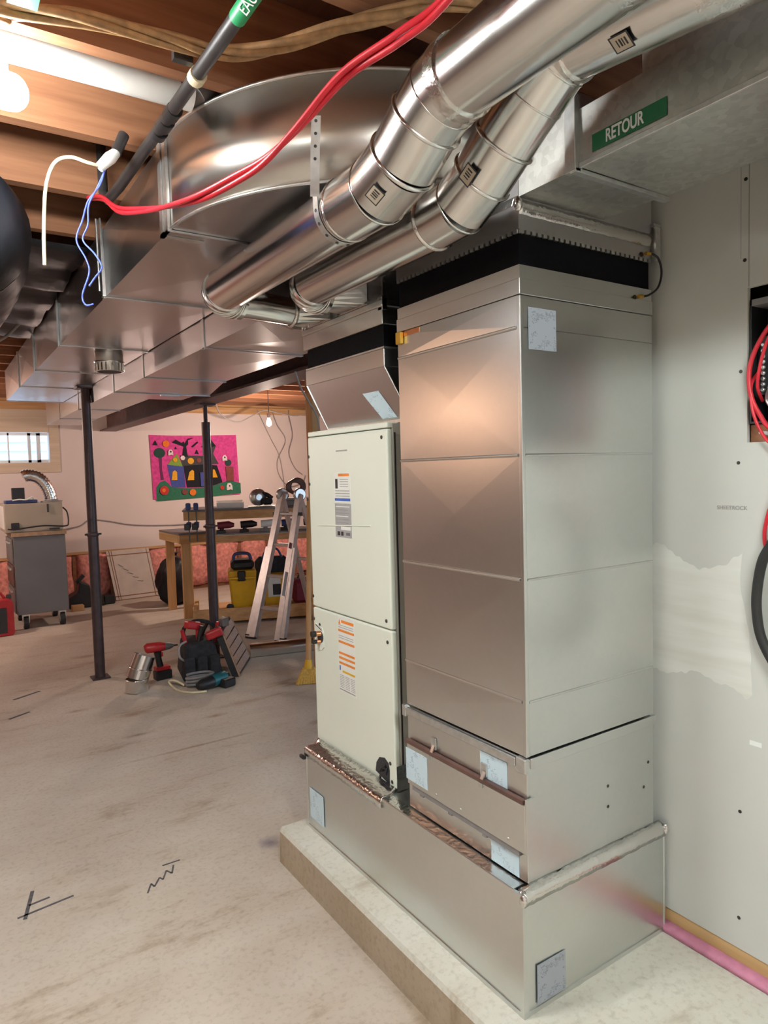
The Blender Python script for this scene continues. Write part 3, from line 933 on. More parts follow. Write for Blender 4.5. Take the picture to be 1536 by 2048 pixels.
for k in range(22):
    a = 2 * math.pi * k / 22
    MB().obox((-0.283 + 0.073 * math.cos(a), 2.70 + 0.073 * math.sin(a), 2.022), (0.0008, 0.003, 0.02), a).build('crimp', 'pipe', cl)
MB().lathe((-0.283, 2.70, 1.999), [(0.06, 0), (0.06, 0.002)], 28).build('opening', 'ink', cl)

# elbow: quarter annulus in plan
EC = Vector((0.105, FY, 0))
RO, RI = EC.x - T1X0, EC.x - T1X1
el = thing('radius_elbow', 'large curved sheet-metal elbow joining the wide duct to the return plenum', 'duct elbow', (-0.2, 0.4, T1Z0))
N = 28
def arc(R, z, n=N, ext=0.0):
    out = []
    for i in range(n + 1):
        a = math.pi + (math.pi / 2) * i / n
        out.append((EC.x + R * math.cos(a), EC.y + R * math.sin(a), z))
    return out
def cheek(R, z0, z1, name, mat, thick):
    vs_, fs_ = [], []
    A, B = arc(R, z0), arc(R, z1)
    for a, b2 in zip(A, B):
        vs_ += [a, b2]
    for i in range(N):
        fs_.append((2 * i, 2 * i + 1, 2 * i + 3, 2 * i + 2))
    o = MB().add(vs_, fs_, True).build(name, mat, el)
    s_ = o.modifiers.new('thick', 'SOLIDIFY'); s_.thickness = thick; s_.offset = 0
    return o
cheek(RO, T1Z0, T1Z1, 'outer_cheek', 'curved', 0.002)
cheek(RI, T1Z0, T1Z1, 'throat_cheek', 'curved', 0.002)
for zz, nm in ((T1Z0, 'bottom_plate'), (T1Z1, 'top_plate')):
    vs_, fs_ = [], []
    for a, b2 in zip(arc(RO, zz), arc(RI, zz)):
        vs_ += [a, b2]
    for i in range(N):
        fs_.append((2 * i, 2 * i + 1, 2 * i + 3, 2 * i + 2))
    o = MB().add(vs_, fs_).build(nm, 'duct', el)
    s_ = o.modifiers.new('thick', 'SOLIDIFY'); s_.thickness = 0.002; s_.offset = 0
for zz in (T1Z0, T1Z1):
    MB().tube(arc(RO + 0.001, zz), 0.0045, 8).build('seam_rib', 'strap', el)
MB().box(T1X0 - 0.009, T1X0 - 0.001, FY - 0.016, FY + 0.012, T1Z0 - 0.008, T1Z1).build('drive_cleat', 'strap', el)
MB().box(T1X0 - 0.009, T1X1 + 0.005, FY - 0.012, FY + 0.012, T1Z0 - 0.008, T1Z0 - 0.002).build('slip_cleat', 'duct', el)

# ---- filter cabinet below the return drop
TX, TY, TYL, TXR = 0.0362, 0.0165, 0.505, 0.524
fc = thing('filter_cabinet', 'sheet-metal filter box with latched door under the return drop', 'filter cabinet', (0.28, 0.26, BH))
FB0, FB1 = BH + 0.010, 0.745
MB().box(TX, TXR, TY, TYL, FB0, FB1).build('cabinet_shell', 'sheet', fc, 0.002)
MB().box(TX - 0.002, TX + 0.012, TY - 0.002, TY + 0.008, FB0 + 0.085, FB1).build('corner_angle', 'sheet', fc, 0.001)
dr = MB().box(TX - 0.014, TX - 0.0005, TY - 0.006, TYL - 0.012, 0.518, 0.640).build('filter_door', 'sheet', fc, 0.002)
MB().box(TX - 0.014, TX + 0.016, TY - 0.012, TY - 0.005, 0.520, 0.655).build('door_return', 'sheet', dr, 0.001)
MB().box(TX - 0.0155, TX - 0.003, TY, TYL - 0.008, 0.6405, 0.650).build('door_lip', 'steel', dr)
MB().box(TX - 0.010, TX - 0.0005, TY + 0.02, TYL - 0.03, 0.503, 0.517).build('door_channel', 'greyplastic', dr)
for yy in (0.43, 0.30, 0.16):
    MB().box(TX - 0.011, TX - 0.002, yy - 0.008, yy + 0.008, 0.498, 0.503).build('spring_tab', 'greyplastic', dr)
for yy in (0.355, 0.25, 0.07):
    MB().lathe((TX - 0.0155, yy, 0.535), [(0.0025, 0), (0.004, 0.001), (0.004, 0.0025)], 8, 'x').build('rivet', 'strap', dr)
for yy in (0.375, 0.165):
    lt = MB().box(TX - 0.006, TX - 0.0005, yy - 0.011, yy + 0.011, 0.655, 0.688).build('latch', 'strap', fc, 0.001)
    MB().bar((TX - 0.007, yy - 0.004, 0.668), (TX - 0.016, yy - 0.004, 0.650), 0.010, 0.003).build('latch_hook', 'strap', lt)
    MB().box(TX - 0.018, TX - 0.0145, yy - 0.006, yy + 0.006, 0.628, 0.640).build('latch_keeper', 'strap', lt)
MB().box(TX - 0.010, TX - 0.0005, TY + 0.03, TYL, 0.722, 0.744).build('top_channel', 'strap', fc, 0.002)
MB().box(TX - 0.012, TX + 0.004, TY - 0.006, TY + 0.026, 0.713, 0.7495).build('channel_bracket', 'strap', fc, 0.002)
MB().box(TX - 0.012, TX + 0.004, TYL - 0.006, TYL + 0.012, 0.715, 0.7495).build('channel_bracket', 'strap', fc, 0.002)
MB().box(TX + 0.01, TXR + 0.004, TY - 0.006, TY - 0.0005, 0.722, 0.748).build('side_channel', 'sheet', fc, 0.001)
sticker(fc, 'x', 0.394, 0.497, 0.532, 0.626, TX - 0.0142)
sticker(fc, 'x', 0.083, 0.182, 0.650, 0.716, TX - 0.0006)
sticker(fc, 'x', 0.046, 0.145, 0.442, 0.499, TX - 0.0006)
for xx, zz in ((0.33, 0.60), (0.50, 0.62), (0.33, 0.545), (0.48, 0.555)):
    MB().lathe((xx, TY - 0.0018, zz), [(0.003, 0), (0.0045, 0.001), (0.0045, 0.002)], 8, 'y').build('screw', 'screw', fc)

# ---- return drop (tall tower)
rd = thing('return_drop', 'tall galvanized return air duct standing beside the cream air handler', 'return duct', (0.28, 0.26, 0.751))
zz_ = [0.751, 0.8835, 1.176, 1.469, 1.762, 1.835]
core = MB().box(TX + 0.004, TXR - 0.004, TY + 0.004, TYL - 0.004, 0.7515, 1.834).build('liner', 'duct', rd)
def panel_x(z0, z1, k):
    ya_, yb_ = TY + 0.006, TYL
    ym, zm = (ya_ + yb_) / 2, (z0 + z1) / 2
    vs_ = [(TX, ya_, z0), (TX, yb_, z0), (TX, yb_, z1), (TX, ya_, z1), (TX - k, ym, zm)]
    vs_ += [(TX + 0.003, v[1], v[2]) for v in vs_[:4]]
    return MB().add(vs_, [(0, 1, 4), (1, 2, 4), (2, 3, 4), (3, 0, 4), (5, 6, 7, 8), (0, 1, 6, 5), (1, 2, 7, 6), (2, 3, 8, 7), (3, 0, 5, 8)]).build('front_panel', 'sheet', rd)
def panel_y(z0, z1, k):
    xa_, xb_ = TX + 0.006, TXR
    xm, zm = (xa_ + xb_) / 2, (z0 + z1) / 2
    vs_ = [(xa_, TY, z0), (xb_, TY, z0), (xb_, TY, z1), (xa_, TY, z1), (xm, TY - k, zm)]
    vs_ += [(v[0], TY + 0.003, v[2]) for v in vs_[:4]]
    return MB().add(vs_, [(0, 1, 4), (1, 2, 4), (2, 3, 4), (3, 0, 4), (5, 6, 7, 8), (0, 1, 6, 5), (1, 2, 7, 6), (2, 3, 8, 7), (3, 0, 5, 8)]).build('side_panel', 'sheet', rd)
for a, c in zip(zz_[:-1], zz_[1:]):
    panel_x(a + 0.001, c - 0.001, 0.002)
for a, c in zip(zz_[:-2], zz_[1:-1]):
    panel_y(a + 0.001, c - 0.001, 0.002)
panel_y(zz_[-2] + 0.001, zz_[-1] - 0.001, 0.001)
for zc in zz_[1:-1]:
    MB().tube([(TX - 0.0005, TY + 0.01, zc), (TX - 0.0005, TYL - 0.002, zc)], 0.0042, 10).build('cross_bead', 'sheet', rd)
for zc in zz_[1:-2]:
    MB().tube([(TX + 0.01, TY - 0.0002, zc), (TXR - 0.002, TY - 0.0002, zc)], 0.003, 10).build('cross_bead', 'sheet', rd)
MB().box(TX - 0.003, TX + 0.009, TY - 0.0035, TY + 0.007, 0.752, 1.834).build('corner_seam', 'sheet', rd, 0.002, 2)
MB().box(TX - 0.0014, TX - 0.0004, 0.40, 0.50, 1.82, 1.834).build('edge_tape', 'copper', rd)
MB().box(TX - 0.012, TX - 0.001, TYL - 0.03, TYL - 0.004, 1.80, 1.834).build('drive_clip', 'brass', rd, 0.002)
sticker(rd, 'y', 0.060, 0.152, 1.713, 1.809, TY - 0.0022, 'greypaper')

# ---- return canvas connector
rc = thing('canvas_connector', 'black canvas collar on top of the tall return drop', 'canvas connector', (0.28, 0.26, 1.836))
MB().box(TX - 0.002, TXR + 0.002, TY - 0.002, TYL + 0.002, 1.836, 1.872).build('lower_cleat', 'sheet', rc, 0.001)
MB().box(TX + 0.001, TXR, TY + 0.001, TYL, 1.872, 1.903).build('metal_band', 'sheet', rc)
MB().box(TX + 0.006, TXR - 0.005, TY + 0.006, TYL - 0.005, 1.903, 1.981).build('canvas_sleeve', 'canvas', rc)
zb = 1.979
for k in range(26):
    yy = TY + 0.01 + k * (TYL - TY - 0.02) / 25
    MB().box(TX - 0.002, TX + 0.003, yy - 0.006, yy + 0.006, zb - 0.006, zb + 0.002).build('crimp_tooth', 'strap', rc)
for k in range(26):
    xx = TX + 0.01 + k * (TXR - TX - 0.02) / 25
    MB().box(xx - 0.006, xx + 0.006, TY - 0.002, TY + 0.003, zb - 0.006, zb + 0.002).build('crimp_tooth', 'strap', rc)
gw = thing('bonding_wire', 'short black bonding wire with yellow crimp ends across the canvas collar', 'wire', (0.5, 0.0, 1.87))
MB().tube(smooth_path([(0.468, 0.010, 1.878), (0.492, 0.002, 1.883), (0.520, -0.006, 1.905), (0.532, -0.008, 1.945), (0.522, -0.004, 1.982), (0.500, 0.006, 1.992)]), 0.0028, 8).build('wire', 'black', gw)
for p in ((0.474, 0.008, 1.8785), (0.503, 0.006, 1.992)):
    MB().tube([p, (p[0] - 0.016, p[1] + 0.001, p[2] - 0.001)], 0.005, 8).build('crimp_lug', 'brass', gw)
    MB().lathe((p[0] - 0.024, TY - 0.003, p[2] - 0.003), [(0.006, 0), (0.006, 0.002)], 10, 'y').build('lug_ring', 'screw', gw)

# ---- return plenum over the drop, and the trunk marked RETOUR
rpn = thing('return_plenum', 'taped sheet-metal return plenum between the canvas collar and the elbow', 'plenum', (0.28, 0.2, 1.982))
MB().box(TX, TXR, TY, TYL, 1.9815, 2.048).build('lower_band', 'duct', rpn)
MB().box(0.107, TXR, TY, 0.592, 2.0485, 2.338).build('plenum_box', 'duct', rpn)
MB().box(TX, 0.106, TY, 0.085, 2.0485, 2.338).build('plenum_cheek', 'duct', rpn)
MB().box(TX - 0.003, TX + 0.001, TY - 0.001, TYL, 2.036, 2.054).build('foil_tape', 'foil', rpn)
tape_strip('foil_tape', [(TX, TY - 0.003, 2.046), (TX, TY - 0.005, 2.03), (TX, TY - 0.002, 2.014)], [(TXR, TY - 0.003, 2.046), (TXR, TY - 0.005, 2.03), (TXR, TY - 0.002, 2.014)], rpn, 0.0007)
MB().lathe((TX - 0.002, TY - 0.002, 2.035), [(0.004, -0.015), (0.010, -0.006), (0.010, 0.008), (0.004, 0.016)], 10).build('tape_fold', 'foil', rpn)
MB().box(TXR + 0.002, TXR + 0.022, TY - 0.012, TY - 0.006, 1.975, 2.065).build('hanger_angle', 'strap', rpn)
MB().box(TXR - 0.01, TXR + 0.022, TY - 0.014, TY - 0.004, 2.065, 2.072).build('hanger_angle', 'strap', rpn)
RX0, RX1, RZ0, RZ1, RYF = 0.034, 0.330, 2.050, 2.165, -0.150
MB().box(RX0 + 0.003, RX1, RYF + 0.017, TY - 0.001, RZ0 + 0.002, RZ1 + 0.02).build('trunk_neck', 'spangle', rpn)
rt = thing('return_duct', 'spangled return trunk with a green RETOUR sticker along the drywall', 'duct', (0.18, -1.6, RZ0))
MB().sheetbox(RX0, RX1, -1.55, RYF - 0.012, RZ0, RZ1, 0.002).build('duct_section', 'spangle', rt)
MB().sheetbox(RX0, RX1, -3.0, -1.555, RZ0, RZ1, 0.002).build('duct_section', 'spangle', rt)
MB().box(RX0 - 0.003, RX0 + 0.004, -3.0, RYF - 0.012, RZ0 - 0.003, RZ0 + 0.008).build('seam_rib', 'strap', rt, 0.001)
MB().box(RX0 + 0.012, RX1, -3.0, -0.302, RZ1 + 0.001, ZJ - 0.006).build('upper_casing', 'spangle', rt)
MB().box(RX0 - 0.014, RX0 + 0.004, RYF - 0.012, RYF + 0.016, RZ0 - 0.008, RZ1 + 0.03).build('flange_cleat', 'strap', rt, 0.001)
MB().box(RX0 - 0.012, RX1 + 0.012, RYF - 0.012, RYF + 0.004, RZ0 - 0.010, RZ0 - 0.001).build('flange_cleat', 'strap', rt, 0.001)
gs = MB().box(RX0 - 0.0012, RX0 - 0.0003, -0.363, -0.196, 2.0665, 2.0995)
gs = gs.build('retour_sticker', 'green', rt)
gs.location.x -= 0.0015
text('sticker_lettering', 'RETOUR', 'lettering', gs, (RX0 - 0.0017, -0.272, 2.083), FACE_NEG_X, 0.034, 'CENTER', 0.66, 0.0007)

# ---- round pipes from the supply plenum
def pipe_label(parent, c, nrm, along, w_, h_):
    c, nrm, along = Vector(c), Vector(nrm).normalized(), Vector(along).normalized()
    sx = along
    sy = nrm.cross(along).normalized()
    def quad(mb, u0, u1, v0, v1, lift):
        pts = []
        for l in (lift, lift + 0.0004):
            for u_, v_ in ((u0, v0), (u1, v0), (u1, v1), (u0, v1)):
                pts.append(c + sx * u_ + sy * v_ + nrm * l)
        mb.add(pts, [(3, 2, 1, 0), (4, 5, 6, 7), (0, 1, 5, 4), (1, 2, 6, 5), (2, 3, 7, 6), (3, 0, 4, 7)])
        return mb
    lb_ = quad(MB(), -w_ / 2, w_ / 2, -h_ / 2, h_ / 2, 0.0).build('barcode_label', 'ink', parent)
    quad(MB(), -w_ / 2 * 0.84, w_ / 2 * 0.84, -h_ / 2 * 0.86, h_ / 2 * 0.86, 0.0005).build('label_face', 'tanlabel', lb_)
    for k in range(4):
        u_ = (-0.2 + 0.14 * k) * w_
        quad(MB(), u_, u_ + (0.05 + 0.03 * (k % 2)) * w_, -h_ * 0.2, h_ * 0.24, 0.001).build('printed_bar', 'ink', lb_)

def ring(parent, p, d, r, name='crimp_ring', mat='pipe', th=0.0045):
    d = Vector(d).normalized()
    p = Vector(p)
    MB().tube([p - d * th, p - d * th * 0.4, p + d * th * 0.4, p + d * th], [r, r + th, r + th, r], 32, False).build(name, mat, parent)

def round_run(name, label, x, zlow, zup, y_el, ylo1, bend, rl, rel, ru, boot_y, boot_z, yup_end):
    t = thing(name, label, 'round duct', (x, 0.4, zlow - rl), 'paired round pipes from the supply plenum')
    # lower run, towards the camera
    MB().tube([(x, y_el, zlow), (x, ylo1, zlow)], rl, 40).build('lower_pipe', 'pipe', t)
    # adjustable elbow gores
    gp = bend
    for k in range(len(gp) - 1):
        a, c = Vector(gp[k]), Vector(gp[k + 1])
        r_ = rel if k not in (0,) else rel * 0.97
        MB().tube([a, c], [r_, r_], 40, True).build('elbow_gore', 'pipe', t)
    for k in range(1, len(gp) - 1):
        d = (Vector(gp[k + 1]) - Vector(gp[k - 1]))
        ring(t, gp[k], d, rel, 'crimp_ring', 'pipe', 0.0045 if k in (2, 3) else 0.002)
    ring(t, gp[0], (0, -1, 0), rl, 'tape_band', 'foil', 0.006)
    e0, e1 = Vector(gp[-1]), Vector(yup_end)
    dd = (e1 - e0).normalized()
    MB().tube([e0 - dd * 0.008, e0 + dd * 0.018], max(ru, rel) + 0.0015, 40).build('tape_band', 'foil', t)
    MB().tube([e0 + dd * 0.012, e1], ru, 40).build('upper_pipe', 'pipe', t)
    # ninety-degree elbow at the far end and reduced branch into the boot
    path, rad = [], []
    rb = 0.085
    for k in range(7):
        a = math.pi / 2 * k / 6
        path.append((x + rb - rb * math.cos(a), y_el + rb * math.sin(a), zlow - 0.012 * k / 6))
        rad.append(rl + 0.004 - 0.012 * k / 6)
    for k in range(6):
        MB().tube(path[k:k + 2], rad[k:k + 2], 36).build('end_gore', 'pipe', t)
        if k:
            d = Vector(path[min(k + 1, 6)]) - Vector(path[k - 1])
            ring(t, path[k], d, rad[k] - 0.001, 'crimp_ring', 'pipe', 0.0035)
    e = path[-1]
    bx = -0.035
    if bx - e[0] > 0.02:
        MB().tube([e, (bx, e[1], boot_z)], [0.047, 0.045], 28).build('branch_pipe', 'pipe', t)
        ring(t, (bx - 0.01, e[1], boot_z), (1, 0, 0), 0.046, 'tape_band', 'foil', 0.006)
    else:
        bx = e[0] - 0.01
    # round-to-rectangular boot
    n = 24
    vs_, fs_ = [], []
    for k in range(n):
        a = 2 * math.pi * k / n
        vs_.append((bx, e[1] + 0.045 * math.cos(a), boot_z + 0.045 * math.sin(a)))
    hw, zl, zh = boot_y
    for k in range(n):
        a = 2 * math.pi * k / n
        ca, sa = math.cos(a), math.sin(a)
        m_ = max(abs(ca), abs(sa))
        zc_, hh = (zl + zh) / 2, (zh - zl) / 2
        vs_.append((0.0600, e[1] + hw * ca / m_, zc_ + hh * sa / m_))
    for k in range(n):
        k2 = (k + 1) % n
        fs_.append((k, k2, n + k2, n + k))
    MB().add(vs_, fs_).build('boot', 'sheet', t)
    MB().box(0.052, 0.0605, e[1] - hw - 0.012, e[1] + hw + 0.012, zl - 0.004, zl + 0.006).build('boot_flange', 'foil', t)
    return t

PA = round_run('round_pipe', 'bright round pipe with jogged elbow, hung by a perforated strap', -0.31, 2.015, 2.108, 0.935, 0.17,
               [(-0.31, 0.185, 2.015), (-0.31, 0.065, 2.014), (-0.31, -0.025, 2.04), (-0.31, -0.10, 2.085), (-0.31, -0.15, 2.107), (-0.31, -0.19, 2.113)],
               0.064, 0.070, 0.067, (0.085, 1.961, 2.06), 1.992, (-0.305, -1.9, 2.14))
PB = round_run('round_pipe', 'bright round pipe nearest the return plenum with jogged elbow', -0.13, 1.998, 2.128, 0.695, 0.10,
               [(-0.13, 0.11, 1.998), (-0.13, 0.02, 2.003), (-0.13, -0.05, 2.038), (-0.13, -0.117, 2.082), (-0.128, -0.19, 2.134), (-0.125, -0.245, 2.172), (-0.124, -0.275, 2.183)],
               0.060, 0.064, 0.060, (0.08, 1.961, 2.06), 1.992, (-0.045, -1.9, 2.02))
def nrm_at(ax, a):
    return Vector((-math.cos(a), 0, -math.sin(a)))
for par, yy, zc, xx, rr, ang, slope in ((PA, 0.020, 2.027, -0.31, 0.070, 0.85, 0.3), (PB, -0.065, 2.040, -0.13, 0.066, 0.45, 0.6), (PB, -0.41, 2.1695, -0.1175, 0.060, 1.05, -0.1)):
    al = Vector((0, -1, slope)).normalized()
    n_ = Vector((-math.cos(ang), 0, -math.sin(ang)))
    n_ = (n_ - al * n_.dot(al)).normalized()
    pipe_label(par, Vector((xx, yy, zc)) + n_ * (rr + 0.0035), n_, al, 0.036, 0.030)
# torn foil tape joint on the upper pipe
MB().tube([(-0.3088, -0.60, 2.1195), (-0.309, -0.52, 2.1182)], 0.0690, 40).build('tape_band', 'foil', PA)
MB().tube([(-0.1065, -0.63, 2.1475), (-0.1115, -0.53, 2.1575)], 0.0620, 40).build('tape_band', 'foil', PB)
# perforated strap
hsx = thing('hanger_strap', 'perforated galvanized strap looped under the front round pipe', 'strap', (-0.37, 0.2, 2.0))
yy = 0.215
b = MB()
pth = []
for k in range(15):
    a = math.pi * (1.02 + 0.95 * k / 14)
    pth.append(Vector((-0.31 + 0.066 * math.cos(a), yy, 2.015 + 0.066 * math.sin(a))))
strap_pts = [Vector((-0.378, yy, 2.09)), Vector((-0.377, yy, 2.05))] + pth + [Vector((-0.243, yy, 2.05)), Vector((-0.243, yy, 2.09))]
vs_, fs_ = [], []
for p in strap_pts:
    vs_ += [p + Vector((0, -0.010, 0)), p + Vector((0, 0.010, 0))]
for i in range(len(strap_pts) - 1):
    fs_.append((2 * i, 2 * i + 1, 2 * i + 3, 2 * i + 2))
o = MB().add(vs_, fs_).build('strap_band', 'strap', hsx)
s_ = o.modifiers.new('thick', 'SOLIDIFY'); s_.thickness = 0.0012; s_.offset = 0
for i in range(2, len(strap_pts) - 3, 2):
    p = strap_pts[i]
    d = (p - Vector((-0.31, yy, 2.015))).normalized()
    MB().tube([p, p + d * 0.0014], 0.004, 8).build('strap_hole', 'ink', hsx)
up_pts = [Vector((-0.384, 0.203, 2.035)), Vector((-0.388, 0.190, 2.10)), Vector((-0.39, 0.175, 2.19))]
o = MB()
vs_, fs_ = [], []
for p in up_pts:
    vs_ += [p + Vector((-0.0083, 0.0055, 0)), p + Vector((0.0083, -0.0055, 0))]
for i in range(2):
    fs_.append((2 * i, 2 * i + 1, 2 * i + 3, 2 * i + 2))
o = o.add(vs_, fs_).build('strap_tail', 'strap', hsx)
s_ = o.modifiers.new('thick', 'SOLIDIFY'); s_.thickness = 0.0014; s_.offset = 0
for k in range(4):
    p = up_pts[1].lerp(up_pts[2], 0.08 + 0.27 * k)
    MB().tube([p + Vector((-0.0003, -0.0006, 0)), p + Vector((-0.0009, -0.0015, 0))], 0.0034, 8).build('strap_hole', 'ink', hsx)

# ================================================================ SERVICES UNDER THE CEILING
# LED batten (lit), its own light inside
lb_ = thing('led_batten', 'glowing white LED batten hanging below the joists', 'lamp', (-1.5, 0.49, 2.21))
cap = []
def capsule(x0, x1, y, z, r, n=14):
    prof = [(0.001, x0 - r * 0.9)] + [(r * math.sin(a), x0 - r * 0.9 * math.cos(a)) for a in (0.4, 0.8, 1.2)] + [(r, x0), (r, x1)] + [(r * math.cos(a), x1 + r * 0.9 * math.sin(a)) for a in (0.4, 0.8, 1.2)] + [(0.001, x1 + r * 0.9)]
    return MB().lathe((0, y, z), prof, 12, 'x')
capsule(-2.1, -0.925, 0.492, 2.238, 0.036).build('diffuser', 'led', lb_)
MB().box(-2.1, -0.93, 0.478, 0.506, 2.268, 2.288).build('housing', 'white', lb_)
for xx in (-1.9, -1.15):
    MB().tube([(xx, 0.492, 2.286), (xx, 0.492, ZD)], 0.003, 6).build('hanger', 'greywire', lb_)
def area(name, loc, rot, sx, sy, power, col, spread=None):
    l = bpy.data.lights.new(name, 'AREA')
    l.shape = 'RECTANGLE'
    l.size, l.size_y = sx, sy
    l.energy = power
    l.color = col
    o = bpy.data.objects.new(name, l)
    COL.objects.link(o)
    o.location = loc
    o.rotation_euler = rot
    return o

def batten(label, x0, x1, y, z, power, col, name='led_batten'):
    t = thing(name, label, 'lamp', ((x0 + x1) / 2, y, z - 0.03))
    capsule(x0, x1, y, z, 0.03).build('diffuser', 'led_fill', t)
    MB().box(x0, x1, y - 0.014, y + 0.014, z + 0.026, z + 0.05).build('housing', 'white', t)
    for xx in (x0 + 0.2, x1 - 0.2):
        MB().tube([(xx, y, z + 0.05), (xx, y, ZD)], 0.003, 6).build('hanger', 'greywire', t)
    return t
nb = thing('led_batten', 'white LED batten overhead behind the photographer along the drywall', 'lamp', (-0.8, -1.85, 2.22))
MB().lathe((-0.80, 0, 2.25), [(0.001, -2.477), (0.02, -2.47), (0.03, -2.45), (0.03, -1.25), (0.02, -1.23), (0.001, -1.223)], 12, 'y').build('diffuser', 'led_near', nb)
MB().box(-0.814, -0.786, -2.45, -1.25, 2.276, 2.30).build('housing', 'white', nb)
for yy in (-2.2, -1.5):
    MB().tube([(-0.80, yy, 2.30), (-0.80, yy, ZD)], 0.003, 6).build('hanger', 'greywire', nb)
batten('added unseen LED batten behind the photographer, for fill light', -3.4, -2.2, -0.9, 2.27, 30, (1.0, 0.97, 0.92))  # added fill lamp out of view, no known fixture

def point(name, loc, power, col, r=0.03):
    l = bpy.data.lights.new(name, 'POINT')
    l.energy = power
    l.color = col
    l.shadow_soft_size = r
    o = bpy.data.objects.new(name, l)
    COL.objects.link(o)
    o.location = loc
    return o
def hung_bulb(label, x, y, z, power, col):
    t = thing('hanging_bulb', label, 'light bulb', (x, y, z - 0.05), 'bare bulbs hanging from the joists')
    MB().lathe((x, y, z - 0.045), [(0.004, 0), (0.024, 0.012), (0.031, 0.035), (0.024, 0.062), (0.014, 0.085), (0.014, 0.095)], 16).build('bulb', 'bulb', t)
    MB().lathe((x, y, z + 0.048), [(0.018, 0), (0.02, 0.005), (0.02, 0.05), (0.008, 0.062)], 14).build('socket', 'white', t)
    MB().tube([(x, y, z + 0.105), (x, y, ZD)], 0.004, 6).build('cord', 'greywire', t)
    point('hanging_bulb_light', (x, y, z - 0.12), power, col, 0.05)
hung_bulb('glowing bare bulb hanging over the workbench', 2.10, 6.0, 2.02, 64, (1.0, 0.78, 0.65))
hung_bulb('added unseen bulb over the open floor to the left, for warm light', -2.9, 3.6, 2.05, 20, (1.0, 0.55, 0.34))  # assumed bulb out of view, added to warm the left side
hung_bulb('added unseen bulb near the basement window, for warm light', -1.5, 5.9, 2.05, 52, (1.0, 0.74, 0.62))  # assumed bulb out of view, added to warm the far end

# white drain pipe in the joist bay
pv = thing('white_drain_pipe', 'white plastic drain pipe running in the joist bay', 'pipe', (-2.0, 0.55, 2.33))
MB().tube([(XL + 0.05, 0.54, 2.36), (-0.53, 0.54, 2.36)], 0.036, 28).build('pipe_run', 'pvc', pv)
MB().tube([(-0.53, 0.54, 2.36), (-0.50, 0.54, 2.40), (-0.44, 0.54, 2.43)], 0.040, 24).build('coupling', 'greyplastic', pv)
MB().tube([(-0.565, 0.54, 2.36), (-0.562, 0.54, 2.36)], 0.0368, 28).build('primer_ring', 'maroon', pv)
# dark iron water pipe with the green marker
ip = thing('iron_pipe', 'dark iron water pipe with a green EAU marker below the joists', 'pipe', (-0.59, 0.3, 2.27))
MB().tube([(-0.573, -2.6, 2.29), (-0.584, 0.0, 2.29), (-0.597, 1.0, 2.292), (-0.600, 1.14, 2.30), (-0.601, 1.19, 2.34), (-0.601, 1.20, ZD)], 0.0145, 18).build('pipe_run', 'ironpipe', ip)
mk = MB().tube([(-0.5838, -0.03, 2.29), (-0.5848, 0.112, 2.29)], 0.0162, 20).build('marker_sleeve', 'greenlit', ip)
to = letters('marker_lettering', 'EAU', 0.030, 'lettering', mk)
xd = Vector((0, -1, 0)); nd = Vector((-0.45, 0, -0.893)); ud = nd.cross(xd)
pc = Vector((-0.5844, 0.045, 2.29)) + nd * 0.0168 - ORI[mk.name]
to.matrix_local = Matrix(((xd.x, ud.x, nd.x, pc.x), (xd.y, ud.y, nd.y, pc.y), (xd.z, ud.z, nd.z, pc.z), (0, 0, 0, 1)))
for yy, mm in ((0.335, 'ivory'), (0.62, 'black')):
    MB().tube([(-0.587, yy - 0.012, 2.29), (-0.587, yy + 0.012, 2.29)], 0.0185, 16).build('clip', mm, ip)
MB().box(-0.64, -0.60, 0.318, 0.335, 2.305, 2.345).build('clip_ear', 'ironpipe', ip)
for yy in (0.50, 0.56):
    MB().tube([(-0.587, yy - 0.01, 2.291), (-0.588, yy + 0.03, 2.291)], 0.0185, 12).build('tape_wrap', 'black', ip)
# pair of red cables
rcb = thing('red_cable_pair', 'pair of bright red cables sagging across the curved elbow', 'cable', (-0.55, 0.2, 2.0))
red = [(-0.43, -0.75, 2.33), (-0.435, -0.50, 2.17), (-0.447, -0.327, 2.122), (-0.475, -0.25, 2.101), (-0.505, -0.135, 2.092), (-0.537, -0.033, 2.047), (-0.565, 0.056, 2.015), (-0.585, 0.153, 2.012), (-0.612, 0.279, 2.015), (-0.623, 0.445, 2.05), (-0.628, 0.632, 2.101), (-0.638, 0.85, 2.17), (-0.645, 1.0, 2.25), (-0.65, 1.15, 2.30)]
for k in range(2):
    off = []
    for i, p in enumerate(smooth_path(red, 6)):
        a = i * 0.12 + k * math.pi
        off.append(p + Vector((0.0058 * math.cos(a), 0, 0.0058 * math.sin(a))))
    MB().tube(off, 0.0055, 8).build('cable', 'redwire', rcb)
# twisted tan cables along the joist bottoms
tb = thing('tan_cable_bundle', 'twisted bundle of tan cables running below the joists', 'cable', (-0.6, 0.2, 2.3))
bun = [(-1.7, 0.46, 2.322), (-0.998, 0.384, 2.322), (-0.951, 0.368, 2.322), (-0.82, 0.315, 2.322), (-0.664, 0.295, 2.322), (-0.547, 0.273, 2.318), (-0.459, 0.193, 2.318), (-0.381, 0.082, 2.322), (-0.312, -0.011, 2.322), (-0.241, -0.091, 2.322), (0.0, -0.20, 2.322)]
for k in range(4):
    off = []
    for i, p in enumerate(smooth_path(bun, 8)):
        spread = 0.011 if i > 26 else 0.011 + 0.018 * max(0, (26 - i) / 26)
        a = i * 0.16 + k * math.pi / 2
        off.append(p + Vector((0, spread * math.cos(a), 0.009 * math.sin(a) + 0.0005)))
    MB().tube(off, 0.0085 if k < 2 else 0.0068, 8).build('cable', 'tan', tb)
